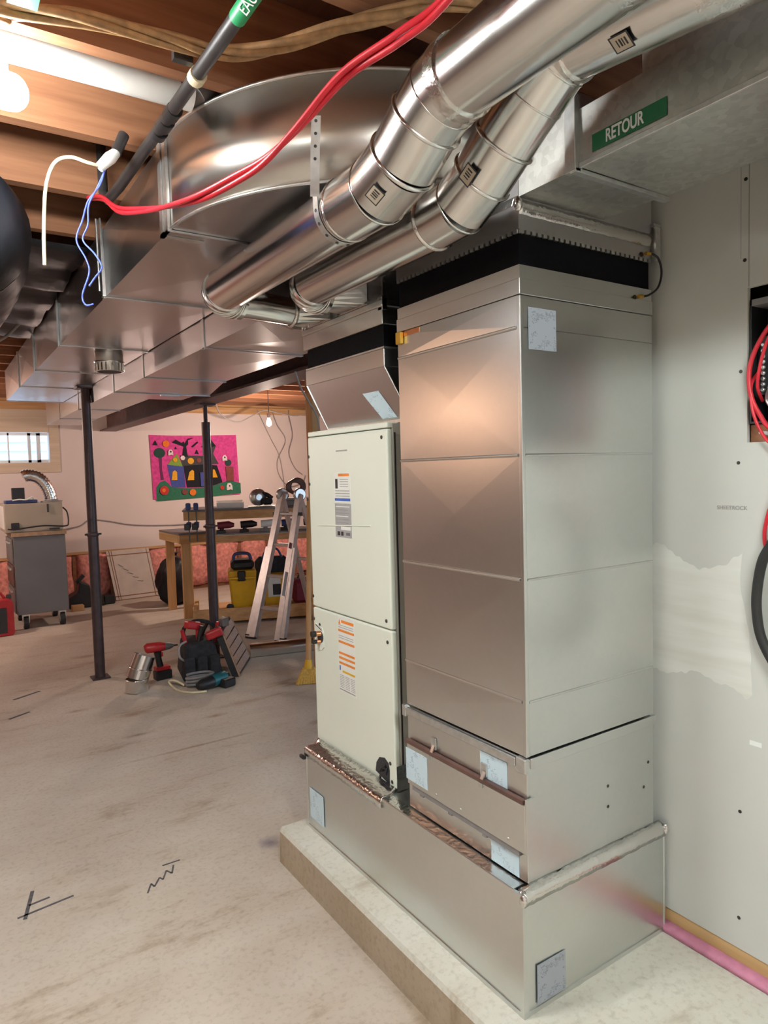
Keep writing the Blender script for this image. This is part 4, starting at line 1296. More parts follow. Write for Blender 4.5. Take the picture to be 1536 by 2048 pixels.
# hanging loose wires by the iron pipe
iv = thing('ivory_cable', 'ivory cable end hanging straight down from a grey connector', 'cable', (-0.78, 0.8, 1.98))
MB().tube(smooth_path([(-0.70, 0.775, 2.245), (-0.729, 0.769, 2.245), (-0.765, 0.794, 2.26), (-0.798, 0.814, 2.247), (-0.818, 0.825, 2.197), (-0.827, 0.825, 2.127), (-0.832, 0.823, 2.051), (-0.834, 0.82, 1.987)]), 0.0045, 8).build('cable', 'ivory', iv)
MB().tube([(-0.70, 0.775, 2.24), (-0.672, 0.772, 2.27), (-0.655, 0.78, 2.29)], [0.012, 0.016, 0.012], 12).build('connector', 'white', iv)
MB().tube([(-0.655, 0.78, 2.29), (-0.630, 0.79, 2.345)], 0.014, 12).build('connector_grip', 'ironpipe', iv)
bw = thing('blue_wire_pair', 'pair of thin blue wires dangling beside the wide duct', 'wire', (-0.73, 0.81, 1.9))
MB().tube(smooth_path([(-0.682, 0.79, 2.25), (-0.694, 0.803, 2.208), (-0.722, 0.819, 2.167), (-0.737, 0.825, 2.118), (-0.753, 0.832, 2.066), (-0.735, 0.817, 2.016), (-0.73, 0.811, 1.98), (-0.748, 0.818, 1.922), (-0.742, 0.813, 1.896), (-0.725, 0.802, 1.898)]), 0.0022, 8).build('wire', 'blue', bw)
MB().tube(smooth_path([(-0.68, 0.79, 2.25), (-0.70, 0.806, 2.202), (-0.721, 0.817, 2.157), (-0.726, 0.817, 2.105), (-0.739, 0.823, 2.066), (-0.715, 0.804, 2.028), (-0.702, 0.793, 1.993), (-0.718, 0.802, 1.967), (-0.732, 0.81, 1.945)]), 0.0022, 8).build('wire', 'blue', bw)
# black wrapped flexible duct and black film under the joists at the left edge
fx = thing('black_flex_duct', 'black plastic-wrapped flexible duct at the left edge below the joists', 'flexible duct', (-1.03, 2.0, 1.98))
ptsf, rf = [], []
for i in range(40):
    t = i / 39
    ptsf.append((-1.03 + 0.02 * math.sin(9 * t), 0.98 + 2.4 * t, 2.125 - 0.02 * math.sin(5 * t)))
    rf.append(0.185 + 0.009 * math.sin(i * 2.2) + 0.006 * random.random())
rf[0] = 0.175
for k_, (dy, r_) in enumerate(((0.05, 0.16), (0.085, 0.12), (0.105, 0.07), (0.112, 0.015))):
    ptsf.insert(0, (-1.03, 0.98 - dy, 2.125)); rf.insert(0, r_)
MB().tube(ptsf, rf, 28).build('wrap', 'blackbag', fx)
MB().tube([(-1.03, 1.06, 2.122), (-1.03, 1.075, 2.122)], 0.194, 28).build('band', 'black', fx)
vs_, fs_ = [], []
nx, ny = 14, 26
for i in range(nx):
    for j in range(ny):
        xx = -1.35 + 0.80 * i / (nx - 1)
        yy = 1.70 + 1.9 * j / (ny - 1)
        vs_.append((xx, yy, ZJ - 0.012 - 0.03 * abs(math.sin(7.7 * (yy - 0.43))) * (0.6 + 0.4 * math.sin(9 * xx)) - 0.012 * random.random()))
for i in range(nx - 1):
    for j in range(ny - 1):
        a = i * ny + j
        fs_.append((a, a + 1, a + ny + 1, a + ny))
o = MB().add(vs_, fs_, True).build('black_film', 'blackbag')
s_ = o.modifiers.new('thick', 'SOLIDIFY'); s_.thickness = 0.001
tag(o, 'wrinkled black plastic film stapled under the joists beside the wide duct', 'plastic film')
o = MB().tube(smooth_path([(-1.4, 3.9, ZJ - 0.01), (-1.0, 3.7, 2.27), (-0.75, 3.45, 2.24), (-0.62, 3.2, ZJ - 0.01)]), 0.008, 8).build('grey_cable', 'greywire')
tag(o, 'loose grey cable sagging under the joists near the wide duct', 'cable')
# green marker on the joist at the top left corner
gm = MB().box(-0.945, -0.895, 0.27, 0.315, 2.309, 2.311)
tag(gm.build('green_marker_tape', 'greenlit'), 'scrap of bright green marker tape on the tan cables', 'tape')
# dark sheet-metal panning near the ceiling behind the upper pipes
pn = MB().sheetbox(-0.24, 0.02, -2.6, -0.32, 2.295, 2.34, 0.001)
tag(pn.build('panned_joist_duct', 'duct'), 'dull sheet-metal panning against the joists above the round pipes', 'duct')

# ================================================================ ELECTRICAL PANEL
ep = thing('electrical_panel', 'open black breaker box with red wires set into the drywall', 'breaker panel', (0.60, -0.42, PZ0))
b = MB()
b.box(WX + 0.075, WX + 0.08, PY0 + 0.004, PY1 - 0.004, PZ0 + 0.006, PZ1 - 0.006)
b.build('back_plate', 'black', ep)
MB().box(WX + 0.004, WX + 0.075, PY1 - 0.008, PY1 - 0.004, PZ0 + 0.05, PZ1 - 0.03).build('side_plate', 'black', ep)
MB().box(WX + 0.004, WX + 0.075, PY0 + 0.004, PY0 + 0.008, PZ0 + 0.05, PZ1 - 0.03).build('side_plate', 'black', ep)
MB().box(WX + 0.004, WX + 0.075, PY0 + 0.004, PY1 - 0.004, PZ1 - 0.045, PZ1 - 0.030).build('top_plate', 'greyplastic', ep)
MB().box(WX + 0.004, WX + 0.075, PY0 + 0.004, PY1 - 0.004, PZ0 + 0.045, PZ0 + 0.05).build('bottom_plate', 'black', ep)
MB().box(WX + 0.013, WX + 0.074, PY1 - 0.045, PY1 - 0.002, PZ0 + 0.001, PZ0 + 0.043).build('wood_blocking', 'joist', ep)
MB().box(WX + 0.030, WX + 0.074, -0.40, -0.262, 1.55, 1.79).build('breaker_rail', 'greycab', ep)
MB().box(WX + 0.030, WX + 0.073, -0.258, -0.232, 1.60, 1.74).build('neutral_bar', 'black', ep)
for k in range(9):
    MB().lathe((WX + 0.024, -0.245, 1.612 + 0.0135 * k), [(0.003, 0), (0.0055, 0.001), (0.0055, 0.008)], 8, 'x').build('terminal_screw', 'strap', ep)
for k, path in enumerate(([(0.60, -0.34, 1.80), (0.56, -0.287, 1.767), (0.548, -0.253, 1.715), (0.545, -0.235, 1.659), (0.545, -0.239, 1.599), (0.548, -0.259, 1.55), (0.552, -0.289, 1.512), (0.60, -0.34, 1.50)],
                          [(0.60, -0.33, 1.79), (0.552, -0.288, 1.744), (0.546, -0.266, 1.69), (0.552, -0.251, 1.621), (0.585, -0.246, 1.586)],
                          [(0.588, -0.238, 1.66), (0.55, -0.237, 1.623), (0.542, -0.245, 1.563), (0.544, -0.262, 1.514), (0.542, -0.291, 1.477), (0.54, -0.35, 1.44)])):
    MB().tube(smooth_path(path), 0.0055 if k == 0 else 0.004, 8).build('red_wire', 'redwire', ep)
MB().tube(smooth_path([(0.60, -0.36, 1.56), (0.565, -0.31, 1.55), (0.555, -0.275, 1.58), (0.59, -0.262, 1.62)]), 0.006, 8).build('grey_wire', 'strap', ep)
MB().tube(smooth_path([(0.59, -0.30, 1.50), (0.575, -0.27, 1.505), (0.575, -0.245, 1.51)]), 0.005, 8).build('white_wire', 'white', ep)
bc = thing('black_cable_loop', 'thick black cable looping down the drywall at the right edge', 'cable', (0.535, -0.3, 0.9))
MB().tube(smooth_path([(0.50, -0.42, 1.32), (0.525, -0.34, 1.30), (0.535, -0.303, 1.254), (0.537, -0.274, 1.204), (0.540, -0.259, 1.13), (0.540, -0.259, 1.069), (0.540, -0.271, 1.011), (0.54, -0.305, 0.951), (0.53, -0.36, 0.90), (0.52, -0.45, 0.88)]), 0.0115, 14).build('cable', 'rubber', bc)
MB().tube([(0.532, -0.316, 1.272), (0.535, -0.296, 1.243)], 0.0135, 14).build('tape_wrap', 'black', bc)
rw_ = thing('red_cable_tail', 'red cable end hanging against the drywall under the breaker box', 'cable', (0.545, -0.28, 1.2))
MB().tube(smooth_path([(0.53, -0.36, 1.44), (0.545, -0.31, 1.39), (0.548, -0.285, 1.33), (0.550, -0.272, 1.28), (0.550, -0.271, 1.25), (0.550, -0.276, 1.226)]), 0.0045, 8).build('cable', 'redwire', rw_)

# ================================================================ FAR SIDE OF THE BASEMENT
# child-made felt wall hanging (flat cloth pieces)
wh = thing('wall_hanging', 'bright pink felt wall hanging with a dark haunted house', 'wall hanging', (1.75, YF - 0.02, 1.17))
MB().prism([(1.178, 1.962), (1.45, 1.955), (1.80, 1.958), (2.296, 1.968), (2.305, 1.60), (2.318, 1.188), (1.75, 1.176), (1.196, 1.168), (1.19, 1.5)], YF - 0.012, YF - 0.004, 'xz').build('backing_cloth', simple('pink_felt', (0.62, 0.06, 0.26), 0.95, 0, 0.2, 30), wh)
def PW(u_, v_):
    px, py = 280 + u_ / 6.98, 850 + v_ / 6.98
    return (1.18 + (px - 299) / 176.0 * 1.125, 1.962 - (py - 870.5) / 122.5 * 0.785)
lay = [0]
def felt(name, pts, mat):
    lay[0] += 1
    d = 0.0125 + 0.0006 * lay[0]
    return MB().prism([PW(*p) for p in pts], YF - d - 0.0006, YF - d + 0.0003, 'xz').build(name, mat, wh)
def disc(name, cx, cy, r, mat, n=14, ry=None):
    return felt(name, [(cx + r * math.cos(2 * math.pi * k / n), cy + (ry or r) * math.sin(2 * math.pi * k / n)) for k in range(n)], mat)
F = {k: simple('felt_' + k, c, 0.95, 0, 0.12, 40) for k, c in dict(green=(0.03, 0.16, 0.09), blue=(0.06, 0.08, 0.30), lime=(0.20, 0.33, 0.05), black=(0.012, 0.012, 0.018), slate=(0.06, 0.055, 0.06), gold=(0.72, 0.36, 0.03), orange=(0.75, 0.18, 0.02), red=(0.5, 0.04, 0.04), pale=(0.70, 0.62, 0.60), brown=(0.22, 0.06, 0.05), plum=(0.14, 0.03, 0.10), dkgreen=(0.02, 0.06, 0.045)).items()}
felt('hill', [(190, 850), (240, 780), (310, 755), (360, 800), (400, 850), (600, 872), (800, 870), (1000, 845), (1150, 800), (1220, 780), (1390, 825), (1392, 970), (900, 1005), (500, 1020), (190, 1032)], F['green'])
felt('tree_trunk', [(240, 430), (285, 430), (280, 600), (300, 745), (255, 750)], F['plum'])
disc('tree_crown', 255, 385, 78, F['dkgreen'], 14, 68)
felt('cottage_wall', [(350, 545), (575, 560), (590, 862), (400, 850)], F['blue'])
felt('cottage_roof', [(355, 545), (420, 470), (490, 400), (530, 490), (565, 572)], F['lime'])
felt('tower_upper', [(530, 420), (870, 430), (875, 560), (560, 572)], F['slate'])
felt('house_wall', [(572, 562), (880, 548), (1050, 565), (1120, 805), (990, 845), (800, 862), (610, 862)], F['black'])
felt('tower', [(880, 555), (905, 300), (960, 190), (1045, 290), (1000, 400), (1075, 545)], F['slate'])
felt('spire', [(900, 330), (960, 180), (1040, 295)], F['black'])
felt('bare_tree', [(560, 440), (585, 300), (425, 245), (480, 205), (560, 250), (590, 230), (600, 260), (650, 190), (735, 180), (650, 215), (650, 270), (620, 300), (640, 440)], F['black'])
for pts in ([(690, 300), (780, 230), (795, 245), (710, 315)], [(830, 310), (860, 270), (868, 310)], [(735, 400), (765, 340), (795, 405)], [(170, 280), (205, 215), (235, 285)], [(455, 335), (475, 300), (490, 335)]):
    felt('bat', pts, F['black'])
for pts in ([(400, 755), (420, 640), (450, 620), (480, 650), (478, 755)], [(618, 762), (650, 650), (690, 620), (715, 640), (712, 762)], [(980, 735), (985, 620), (1010, 625), (1050, 735)]):
    felt('lit_door', pts, F['gold'])
disc('sun', 345, 262, 46, F['orange']); disc('clock', 675, 498, 44, F['gold']); disc('window', 790, 490, 36, F['brown'], 6); disc('window', 565, 455, 34, F['pale'], 6)
disc('roof_window', 460, 480, 30, F['gold'], 8)
disc('flower', 295, 890, 62, F['red']); disc('flower_heart', 290, 888, 24, F['orange']); disc('flower', 685, 930, 46, F['orange']); disc('flower', 1108, 880, 30, F['red']); disc('flower', 570, 920, 38, F['brown'])
felt('stump', [(1170, 585), (1285, 590), (1285, 790), (1180, 790)], F['brown'])
disc('stump_leaves', 1212, 530, 46, F['dkgreen'])
for cx, cy, s_ in ((1215, 870, 1.0), (1160, 465, 0.8), (400, 380, 0.75)):
    felt('ghost', [(cx - 42 * s_, cy + 52 * s_), (cx - 42 * s_, cy - 10), (cx - 25 * s_, cy - 48 * s_), (cx + 18 * s_, cy - 52 * s_), (cx + 42 * s_, cy - 15), (cx + 46 * s_, cy + 50 * s_), (cx + 14 * s_, cy + 40 * s_)], F['pale'])
    disc('ghost_eye', cx + 2, cy - 10, 12, F['black'], 8)
felt('side_door', [(795, 660), (862, 655), (868, 855), (800, 850)], F['blue'])

# cables clipped to the far wall
def wire_thing(name, label, pts, r, mat, n=6):
    o_ = MB().tube(smooth_path(pts, n), r, 6).build(name, mat)
    return tag(o_, label, 'cable')
wire_thing('wall_cable', 'thin cable draped low across the far wall behind the steel post', [(0.02, 7.40, 0.80), (0.149, 7.47, 0.867), (0.337, 7.49, 0.90), (0.449, 7.49, 0.963), (0.642, 7.49, 0.94), (0.955, 7.49, 0.871), (1.439, 7.49, 0.839), (1.759, 7.49, 0.85)], 0.007, 'greywire')
wire_thing('loose_cable', 'thin cable hanging straight down the far wall below the bulb', [(2.60, 7.47, 2.3), (2.728, 7.48, 2.035), (2.796, 7.485, 1.901), (2.898, 7.485, 1.698), (2.947, 7.485, 1.426), (2.968, 7.485, 1.186), (2.98, 7.485, 1.05)], 0.006, 'greywire')
wire_thing('loose_cable', 'thin cable curling in a wide loop on the far wall', [(2.80, 7.46, 2.3), (2.877, 7.47, 2.103), (2.995, 7.475, 1.901), (2.866, 7.475, 1.631), (2.887, 7.475, 1.427), (3.031, 7.475, 1.272), (3.224, 7.475, 1.314), (3.282, 7.475, 1.417)], 0.006, 'greywire')
wire_thing('loose_cable', 'short wavy cable near the air handler on the far wall', [(3.04, 7.45, 2.3), (3.052, 7.46, 2.208), (3.096, 7.465, 1.97), (3.034, 7.465, 1.731), (3.117, 7.465, 1.524), (3.228, 7.465, 1.432)], 0.006, 'greywire')
wire_thing('ceiling_cable', 'dark cable sagging below the far joists above the wall hanging', [(1.85, 7.0, 2.34), (1.907, 7.0, 2.20), (2.033, 7.0, 2.12), (2.161, 7.0, 2.10), (2.331, 7.0, 2.18), (2.502, 7.0, 2.25), (2.75, 7.0, 2.21), (2.993, 7.0, 2.20), (3.2, 7.0, 2.34)], 0.008, 'greywire')
wire_thing('drop_cable', 'pair of pale cables hanging beside the supply plenum', [(0.60, 2.3, 2.0), (0.64, 2.32, 1.92), (0.70, 2.34, 1.84), (0.76, 2.36, 1.76), (0.80, 2.4, 1.62), (0.82, 2.4, 1.45)], 0.006, 'greywire')

# white panel leaning against the insulation
wp = thing('leaning_panel', 'white rectangular panel with dark border lines leaning on the far wall', 'panel', (0.9, 7.40, 0))
def PN(u_, v_, d=0.0):
    a = Vector((0.665, 7.33, 0.001)); bx_ = Vector((1.165, 7.36, 0.001)); c_ = Vector((0.595, 7.435, 0.585))
    return a + (bx_ - a) * u_ + (c_ - a) * v_ + Vector((0, -0.02 - d, 0))
def slab(u0, u1, v0, v1, d, th, name, mat, par):
    vs_ = [PN(u0, v0, d), PN(u1, v0, d), PN(u1, v1, d), PN(u0, v1, d)]
    vs_ = vs_ + [v + Vector((0, th, 0)) for v in vs_]
    return MB().add(vs_, [(0, 1, 2, 3), (7, 6, 5, 4), (0, 1, 5, 4), (1, 2, 6, 5), (2, 3, 7, 6), (3, 0, 4, 7)]).build(name, mat, par)
board = simple('pale_board', (0.62, 0.52, 0.46), 0.8, 0, 0.08, 8)
slab(0, 1, 0, 1, 0, 0.018, 'board', board, wp)
for u0, u1, v0, v1 in ((0.06, 0.072, 0, 1), (0.11, 0.122, 0, 1), (0.93, 0.942, 0, 1), (0, 1, 0.075, 0.09), (0, 1, 0.90, 0.915), (0, 1, 0, 0.014)):
    slab(u0, u1, v0, v1, 0.003, 0.002, 'border_line', 'joist', wp)
for q in range(5):
    a = PN(0.22 + 0.09 * q, 0.72 - 0.09 * q, 0.004); c_ = PN(0.32 + 0.1 * q, 0.66 - 0.08 * q, 0.004)
    MB().bar(a, c_, 0.008, 0.002).build('pencil_mark', 'greyink', wp)

# grey rolling cabinet
gc = thing('rolling_cabinet', 'grey steel cabinet on black casters under the window', 'cabinet', (-0.23, 6.6, 0))
MB().box(-0.46, 0.0, 6.30, 6.92, 0.145, 0.905).build('cabinet_body', 'greycab', gc, 0.008, 2)
MB().box(-0.475, 0.012, 6.285, 6.93, 0.906, 0.945).build('top_board', 'card', gc, 0.002)
for k, (z0, z1) in enumerate(((0.16, 0.40), (0.42, 0.62), (0.64, 0.88))):
    d_ = MB().box(-0.474, -0.461, 6.33, 6.90, z0, z1).build('drawer', 'greycab' if k != 1 else 'steel', gc, 0.003)
    MB().box(-0.49, -0.475, 6.45, 6.78, z1 - 0.05, z1 - 0.03).build('drawer_handle', 'strap', d_)
for cx, cy in ((-0.385, 6.34), (-0.06, 6.34), (-0.385, 6.85), (-0.06, 6.85)):
    cs = MB().tube([(cx - 0.022, cy, 0.061), (cx + 0.022, cy, 0.061)], 0.06, 24).build('caster', 'rubber', gc)
    MB().tube([(cx - 0.024, cy, 0.061), (cx + 0.024, cy, 0.061)], 0.032, 16).build('hub', 'strap', cs)
    MB().prism([(cx - 0.03, 0.061), (cx - 0.026, 0.061), (cx - 0.022, 0.128), (cx + 0.022, 0.128), (cx + 0.026, 0.061), (cx + 0.03, 0.061), (cx + 0.034, 0.145), (cx - 0.034, 0.145)], cy - 0.02, cy + 0.02, 'xz').build('fork', 'strap', cs)
bb = thing('beige_appliance', 'beige metal box standing on the grey rolling cabinet', 'metal box', (-0.28, 6.6, 0.946))
MB().box(-0.52, -0.012, 6.30, 6.86, 0.9465, 1.222).build('casing', 'beigebox', bb, 0.006, 2)
MB().box(-0.525, -0.521, 6.33, 6.84, 0.98, 1.20).build('face_plate', 'paperw', bb)
MB().box(-0.47, -0.40, 6.285, 6.299, 0.975, 1.04).build('junction_box', 'black', bb, 0.003)
MB().tube(smooth_path([(-0.5, 6.285, 0.985), (-0.43, 6.28, 0.98), (-0.2, 6.28, 1.0), (0.0, 6.28, 0.985), (0.035, 6.30, 1.02), (0.03, 6.32, 1.12), (-0.005, 6.34, 1.17)]), 0.007, 8).build('power_cord', 'black', bb)
MB().tube([(-0.145, 6.292, 1.21), (-0.145, 6.288, 1.13)], 0.008, 8).build('hinge_strap', 'ink', bb)
MB().box(-0.14, -0.05, 6.27, 6.298, 0.958, 0.975).build('tool_clip', 'screw', bb)
fh = thing('silver_flex_hose', 'short bent silver flexible duct on top of the beige box', 'flexible duct', (-0.1, 6.5, 1.223))
path = smooth_path([(-0.085, 6.46, 1.235), (-0.10, 6.46, 1.32), (-0.14, 6.46, 1.41), (-0.205, 6.46, 1.475), (-0.29, 6.46, 1.495), (-0.33, 6.46, 1.48)], 8)
MB().tube(path, [0.058 + 0.005 * math.cos(k * math.pi) for k in range(len(path))], 20).build('hose', 'foil', fh)
MB().lathe((-0.085, 6.46, 1.2235), [(0.10, 0), (0.10, 0.012), (0.062, 0.016), (0.062, 0.03)], 20).build('flange', 'greyplastic', fh)
sb = thing('control_box', 'small black control box on a dark tray above the beige box', 'control box', (-0.4, 6.5, 1.223))
MB().box(-0.435, -0.325, 6.42, 6.50, 1.262, 1.375).build('housing', 'black', sb, 0.004)
MB().box(-0.50, -0.22, 6.38, 6.56, 1.2235, 1.255).build('tray', 'blueplastic', sb, 0.006)
MB().tube(smooth_path([(-0.44, 6.375, 1.255), (-0.38, 6.37, 1.262), (-0.32, 6.37, 1.258), (-0.27, 6.385, 1.28), (-0.25, 6.40, 1.258)]), 0.007, 8).build('coil_of_wire', 'paperw', sb)
rc_ = thing('red_fuel_can', 'red plastic can standing beside the grey cabinet', 'can', (-0.62, 6.2, 0))
MB().prism([(-0.74, 0.001), (-0.515, 0.001), (-0.505, 0.03), (-0.505, 0.31), (-0.54, 0.345), (-0.72, 0.345), (-0.745, 0.31)], 6.10, 6.28, 'xz').build('can_body', 'red', rc_, 0.012, 2)
MB().tube([(-0.70, 6.19, 0.345), (-0.68, 6.19, 0.395), (-0.60, 6.19, 0.395), (-0.57, 6.19, 0.345)], 0.013, 10).build('handle', 'red', rc_)
MB().lathe((-0.535, 6.19, 0.338), [(0.022, 0), (0.022, 0.035), (0.015, 0.04)], 14).build('cap', 'ink', rc_)
MB().box(-0.73, -0.565, 6.094, 6.0995, 0.03, 0.27).build('black_panel', 'ink', rc_)
tcs = thing('black_tool_case', 'black tool case and grip lying by the insulation near the steel post', 'tool case', (0.3, 7.2, 0))
MB().prism([(0.12, 0.001), (0.50, 0.001), (0.48, 0.14), (0.36, 0.17), (0.34, 0.26), (0.24, 0.30), (0.22, 0.18), (0.13, 0.13)], 7.10, 7.30, 'xz').build('case_body', 'black', tcs, 0.015, 2)
MB().bar((0.22, 7.2, 0.28), (0.30, 7.2, 0.36), 0.05, 0.04).build('grip', 'black', tcs)
MB().box(0.50, 0.62, 7.15, 7.28, 0.001, 0.10).build('accessory', 'black', tcs, 0.01)
tag(MB().box(0.13, 0.25, 6.95, 7.05, 0.001, 0.06).build('wood_offcut', 'pine_x', None, 0.002), 'short pale wood offcut on the floor behind the grey cabinet', 'wood block')
tg = thing('trash_bag', 'full black trash bag on the floor behind the bench legs', 'bag', (1.16, 6.64, 0))
n1, n2 = 22, 14
vs_, fs_ = [], []
for i in range(n2 + 1):
    th = math.pi * i / n2
    for k in range(n1):
        ph = 2 * math.pi * k / n1
        r_ = 1 + 0.09 * math.sin(3 * ph + 4 * th) + 0.07 * math.sin(7 * ph - 3 * th) + 0.05 * random.uniform(-1, 1)
        z_ = 0.26 - 0.27 * math.cos(th) * (1.0 if i > 2 else 0.97)
        vs_.append((1.16 + 0.19 * r_ * math.sin(th) ** 0.7 * math.cos(ph), 6.65 + 0.19 * r_ * math.sin(th) ** 0.7 * math.sin(ph), max(0.002, z_ + 0.01 * math.sin(5 * ph))))
for i in range(n2):
    for k in range(n1):
        k2 = (k + 1) % n1
        fs_.append((i * n1 + k, i * n1 + k2, (i + 1) * n1 + k2, (i + 1) * n1 + k))
MB().add(vs_, fs_, True).build('bag_body', 'blackbag', tg)
MB().lathe((1.16, 6.65, 0.51), [(0.04, 0), (0.02, 0.03), (0.05, 0.07), (0.07, 0.08)], 12).build('bag_neck', 'blackbag', tg)

# tall workbench (slightly turned) with its shelf things
BO, BA = Vector((1.13, 5.27, 0)), math.radians(-20)
Ub = Vector((math.cos(BA), math.sin(BA), 0)); Vb = Vector((-math.sin(BA), math.cos(BA), 0))
def BP(u_, v_, z_):
    return BO + Ub * u_ + Vb * v_ + Vector((0, 0, z_))
def bbox(u0, u1, v0, v1, z0, z1, name, mat, par, bevel=0.002):
    pts = [BP(u_, v_, z_) for z_ in (z0, z1) for u_, v_ in ((u0, v0), (u1, v0), (u1, v1), (u0, v1))]
    return MB().add(pts, [(3, 2, 1, 0), (4, 5, 6, 7), (0, 1, 5, 4), (1, 2, 6, 5), (2, 3, 7, 6), (3, 0, 4, 7)]).build(name, mat, par, bevel)
wk = thing('workbench', 'tall pine workbench with tools on its top and shelves', 'workbench', BP(0.8, 0.3, 0))
bbox(-0.26, 2.0, -0.02, 0.62, 1.105, 1.122, 'bench_top', 'greycab', wk)
bbox(-0.25, 2.0, -0.015, 0.023, 1.02, 1.104, 'front_rail', 'pine_x', wk)
bbox(-0.25, 2.0, 0.57, 0.608, 1.02, 1.104, 'back_rail', 'pine_x', wk)
for u_ in (0.0, 1.9):
    for v_ in (0.024, 0.53):
        bbox(u_, u_ + 0.038, v_, v_ + 0.085, 0.001, 1.019, 'leg', 'pine_z', wk)
bbox(-0.03, 2.0, -0.015, 0.023, 0.80, 0.86, 'shelf_rail', 'pine_x', wk)
bbox(0.04, 1.895, 0.024, 0.60, 0.862, 0.88, 'middle_shelf', 'greyplastic', wk)
bbox(-0.20, 2.0, -0.03, 0.008, 0.03, 0.155, 'lower_rail', 'pine_x', wk)
bbox(-0.20, -0.16, 0.01, 0.62, 0.03, 0.155, 'lower_rail', 'pine_y', wk)
bbox(0.04, 1.895, 0.01, 0.60, 0.09, 0.108, 'lower_shelf', 'pine_x', wk)
# low bench behind
lw = thing('low_bench', 'lower pine bench end with square legs behind the tall workbench', 'bench', (1.15, 6.0, 0))
MB().box(0.945, 1.27, 5.70, 6.40, 0.855, 0.873).build('bench_top', 'greycab', lw, 0.002)
MB().box(0.95, 1.27, 5.70, 5.738, 0.77, 0.854).build('apron', 'pine_x', lw, 0.002)
MB().box(0.945, 0.983, 5.74, 6.40, 0.77, 0.854).build('apron', 'pine_y', lw, 0.002)
MB().box(0.985, 1.07, 5.74, 5.778, 0.001, 0.769).build('leg', 'pine_z', lw, 0.002)
MB().box(0.99, 1.075, 6.30, 6.338, 0.001, 0.769).build('leg', 'pine_z', lw, 0.002)
MB().box(1.18, 1.265, 6.30, 6.338, 0.001, 0.769).build('leg', 'pine_z', lw, 0.002)
def clamp(u_, label):
    t = thing('bar_clamp', label, 'clamp', BP(u_, -0.05, 0.88), 'blue bar clamps on the bench edge')
    a = BP(u_, -0.045, 0.82); c_ = BP(u_, -0.045, 1.19)
    MB().bar(a, c_, 0.014, 0.008).build('bar', 'screw', t)
    bbox(u_ - 0.022, u_ + 0.022, -0.12, -0.02, 1.125, 1.19, 'fixed_jaw', 'blueplastic', t, 0.006)
    bbox(u_ - 0.022, u_ + 0.022, -0.14, -0.02, 0.955, 1.01, 'sliding_jaw', 'blueplastic', t, 0.006)
    bbox(u_ - 0.04, u_ + 0.015, -0.17, -0.141, 0.94, 1.0, 'grip', 'black', t, 0.006)
    return t
clamp(-0.20, 'left one of two dark blue bar clamps on the bench corner')
clamp(-0.13, 'right one of two dark blue bar clamps on the bench corner')
# things on the bench top
t = thing('white_tray', 'white plastic tray on the workbench top behind the steel post', 'tray', BP(0.18, 0.2, 1.122))
bbox(0.06, 0.32, 0.06, 0.30, 1.1225, 1.13, 'tray_base', 'white', t)
bbox(0.06, 0.32, 0.06, 0.07, 1.13, 1.175, 'tray_side', 'white', t); bbox(0.06, 0.32, 0.29, 0.30, 1.13, 1.19, 'tray_side', 'white', t)
bbox(0.06, 0.07, 0.07, 0.29, 1.13, 1.18, 'tray_side', 'white', t); bbox(0.31, 0.32, 0.07, 0.29, 1.13, 1.18, 'tray_side', 'white', t)
t = thing('bench_power_tool', 'dark rounded power tool lying on the workbench top beside the white tray', 'power tool', BP(0.5, 0.15, 1.122))
c_ = BP(0.46, 0.12, 1.217)
MB().lathe((c_.x, c_.y, c_.z), [(0.03, -0.03), (0.085, -0.02), (0.085, 0.015), (0.03, 0.03)], 18, 'y').build('blade_guard', 'strap', t)
bbox(0.36, 0.62, 0.05, 0.20, 1.1225, 1.13, 'base_plate', 'strap', t)
MB().tube(smooth_path([BP(0.40, 0.13, 1.22), BP(0.45, 0.13, 1.26), BP(0.54, 0.13, 1.245), BP(0.60, 0.13, 1.20)]), 0.022, 10).build('handle', 'black', t)
bbox(0.50, 0.60, 0.06, 0.20, 1.14, 1.21, 'motor', 'cloth', t, 0.02)
t = thing('grey_tool_case', 'flat grey plastic case on the workbench top near the ladder', 'case', BP(0.75, 0.15, 1.122))
bbox(0.66, 0.90, 0.03, 0.26, 1.1225, 1.175, 'case_base', 'greyplastic', t, 0.006); bbox(0.66, 0.90, 0.03, 0.26, 1.1755, 1.20, 'case_lid', 'greyplastic', t, 0.006)
bbox(0.70, 0.76, 0.05, 0.12, 1.2005, 1.25, 'lid_knob', 'black', t, 0.012)
t = thing('pale_tub', 'small pale tub with lid at the ladder end of the bench', 'tub', BP(1.0, 0.12, 1.122))
c_ = BP(0.99, 0.10, 1.1225); MB().lathe((c_.x, c_.y, c_.z), [(0.045, 0), (0.05, 0.06), (0.052, 0.06), (0.052, 0.075)], 16).build('tub_body', 'paperw', t)
MB().lathe((c_.x, c_.y, c_.z + 0.0755), [(0.055, 0), (0.055, 0.012)], 16).build('tub_lid', 'strap', t)
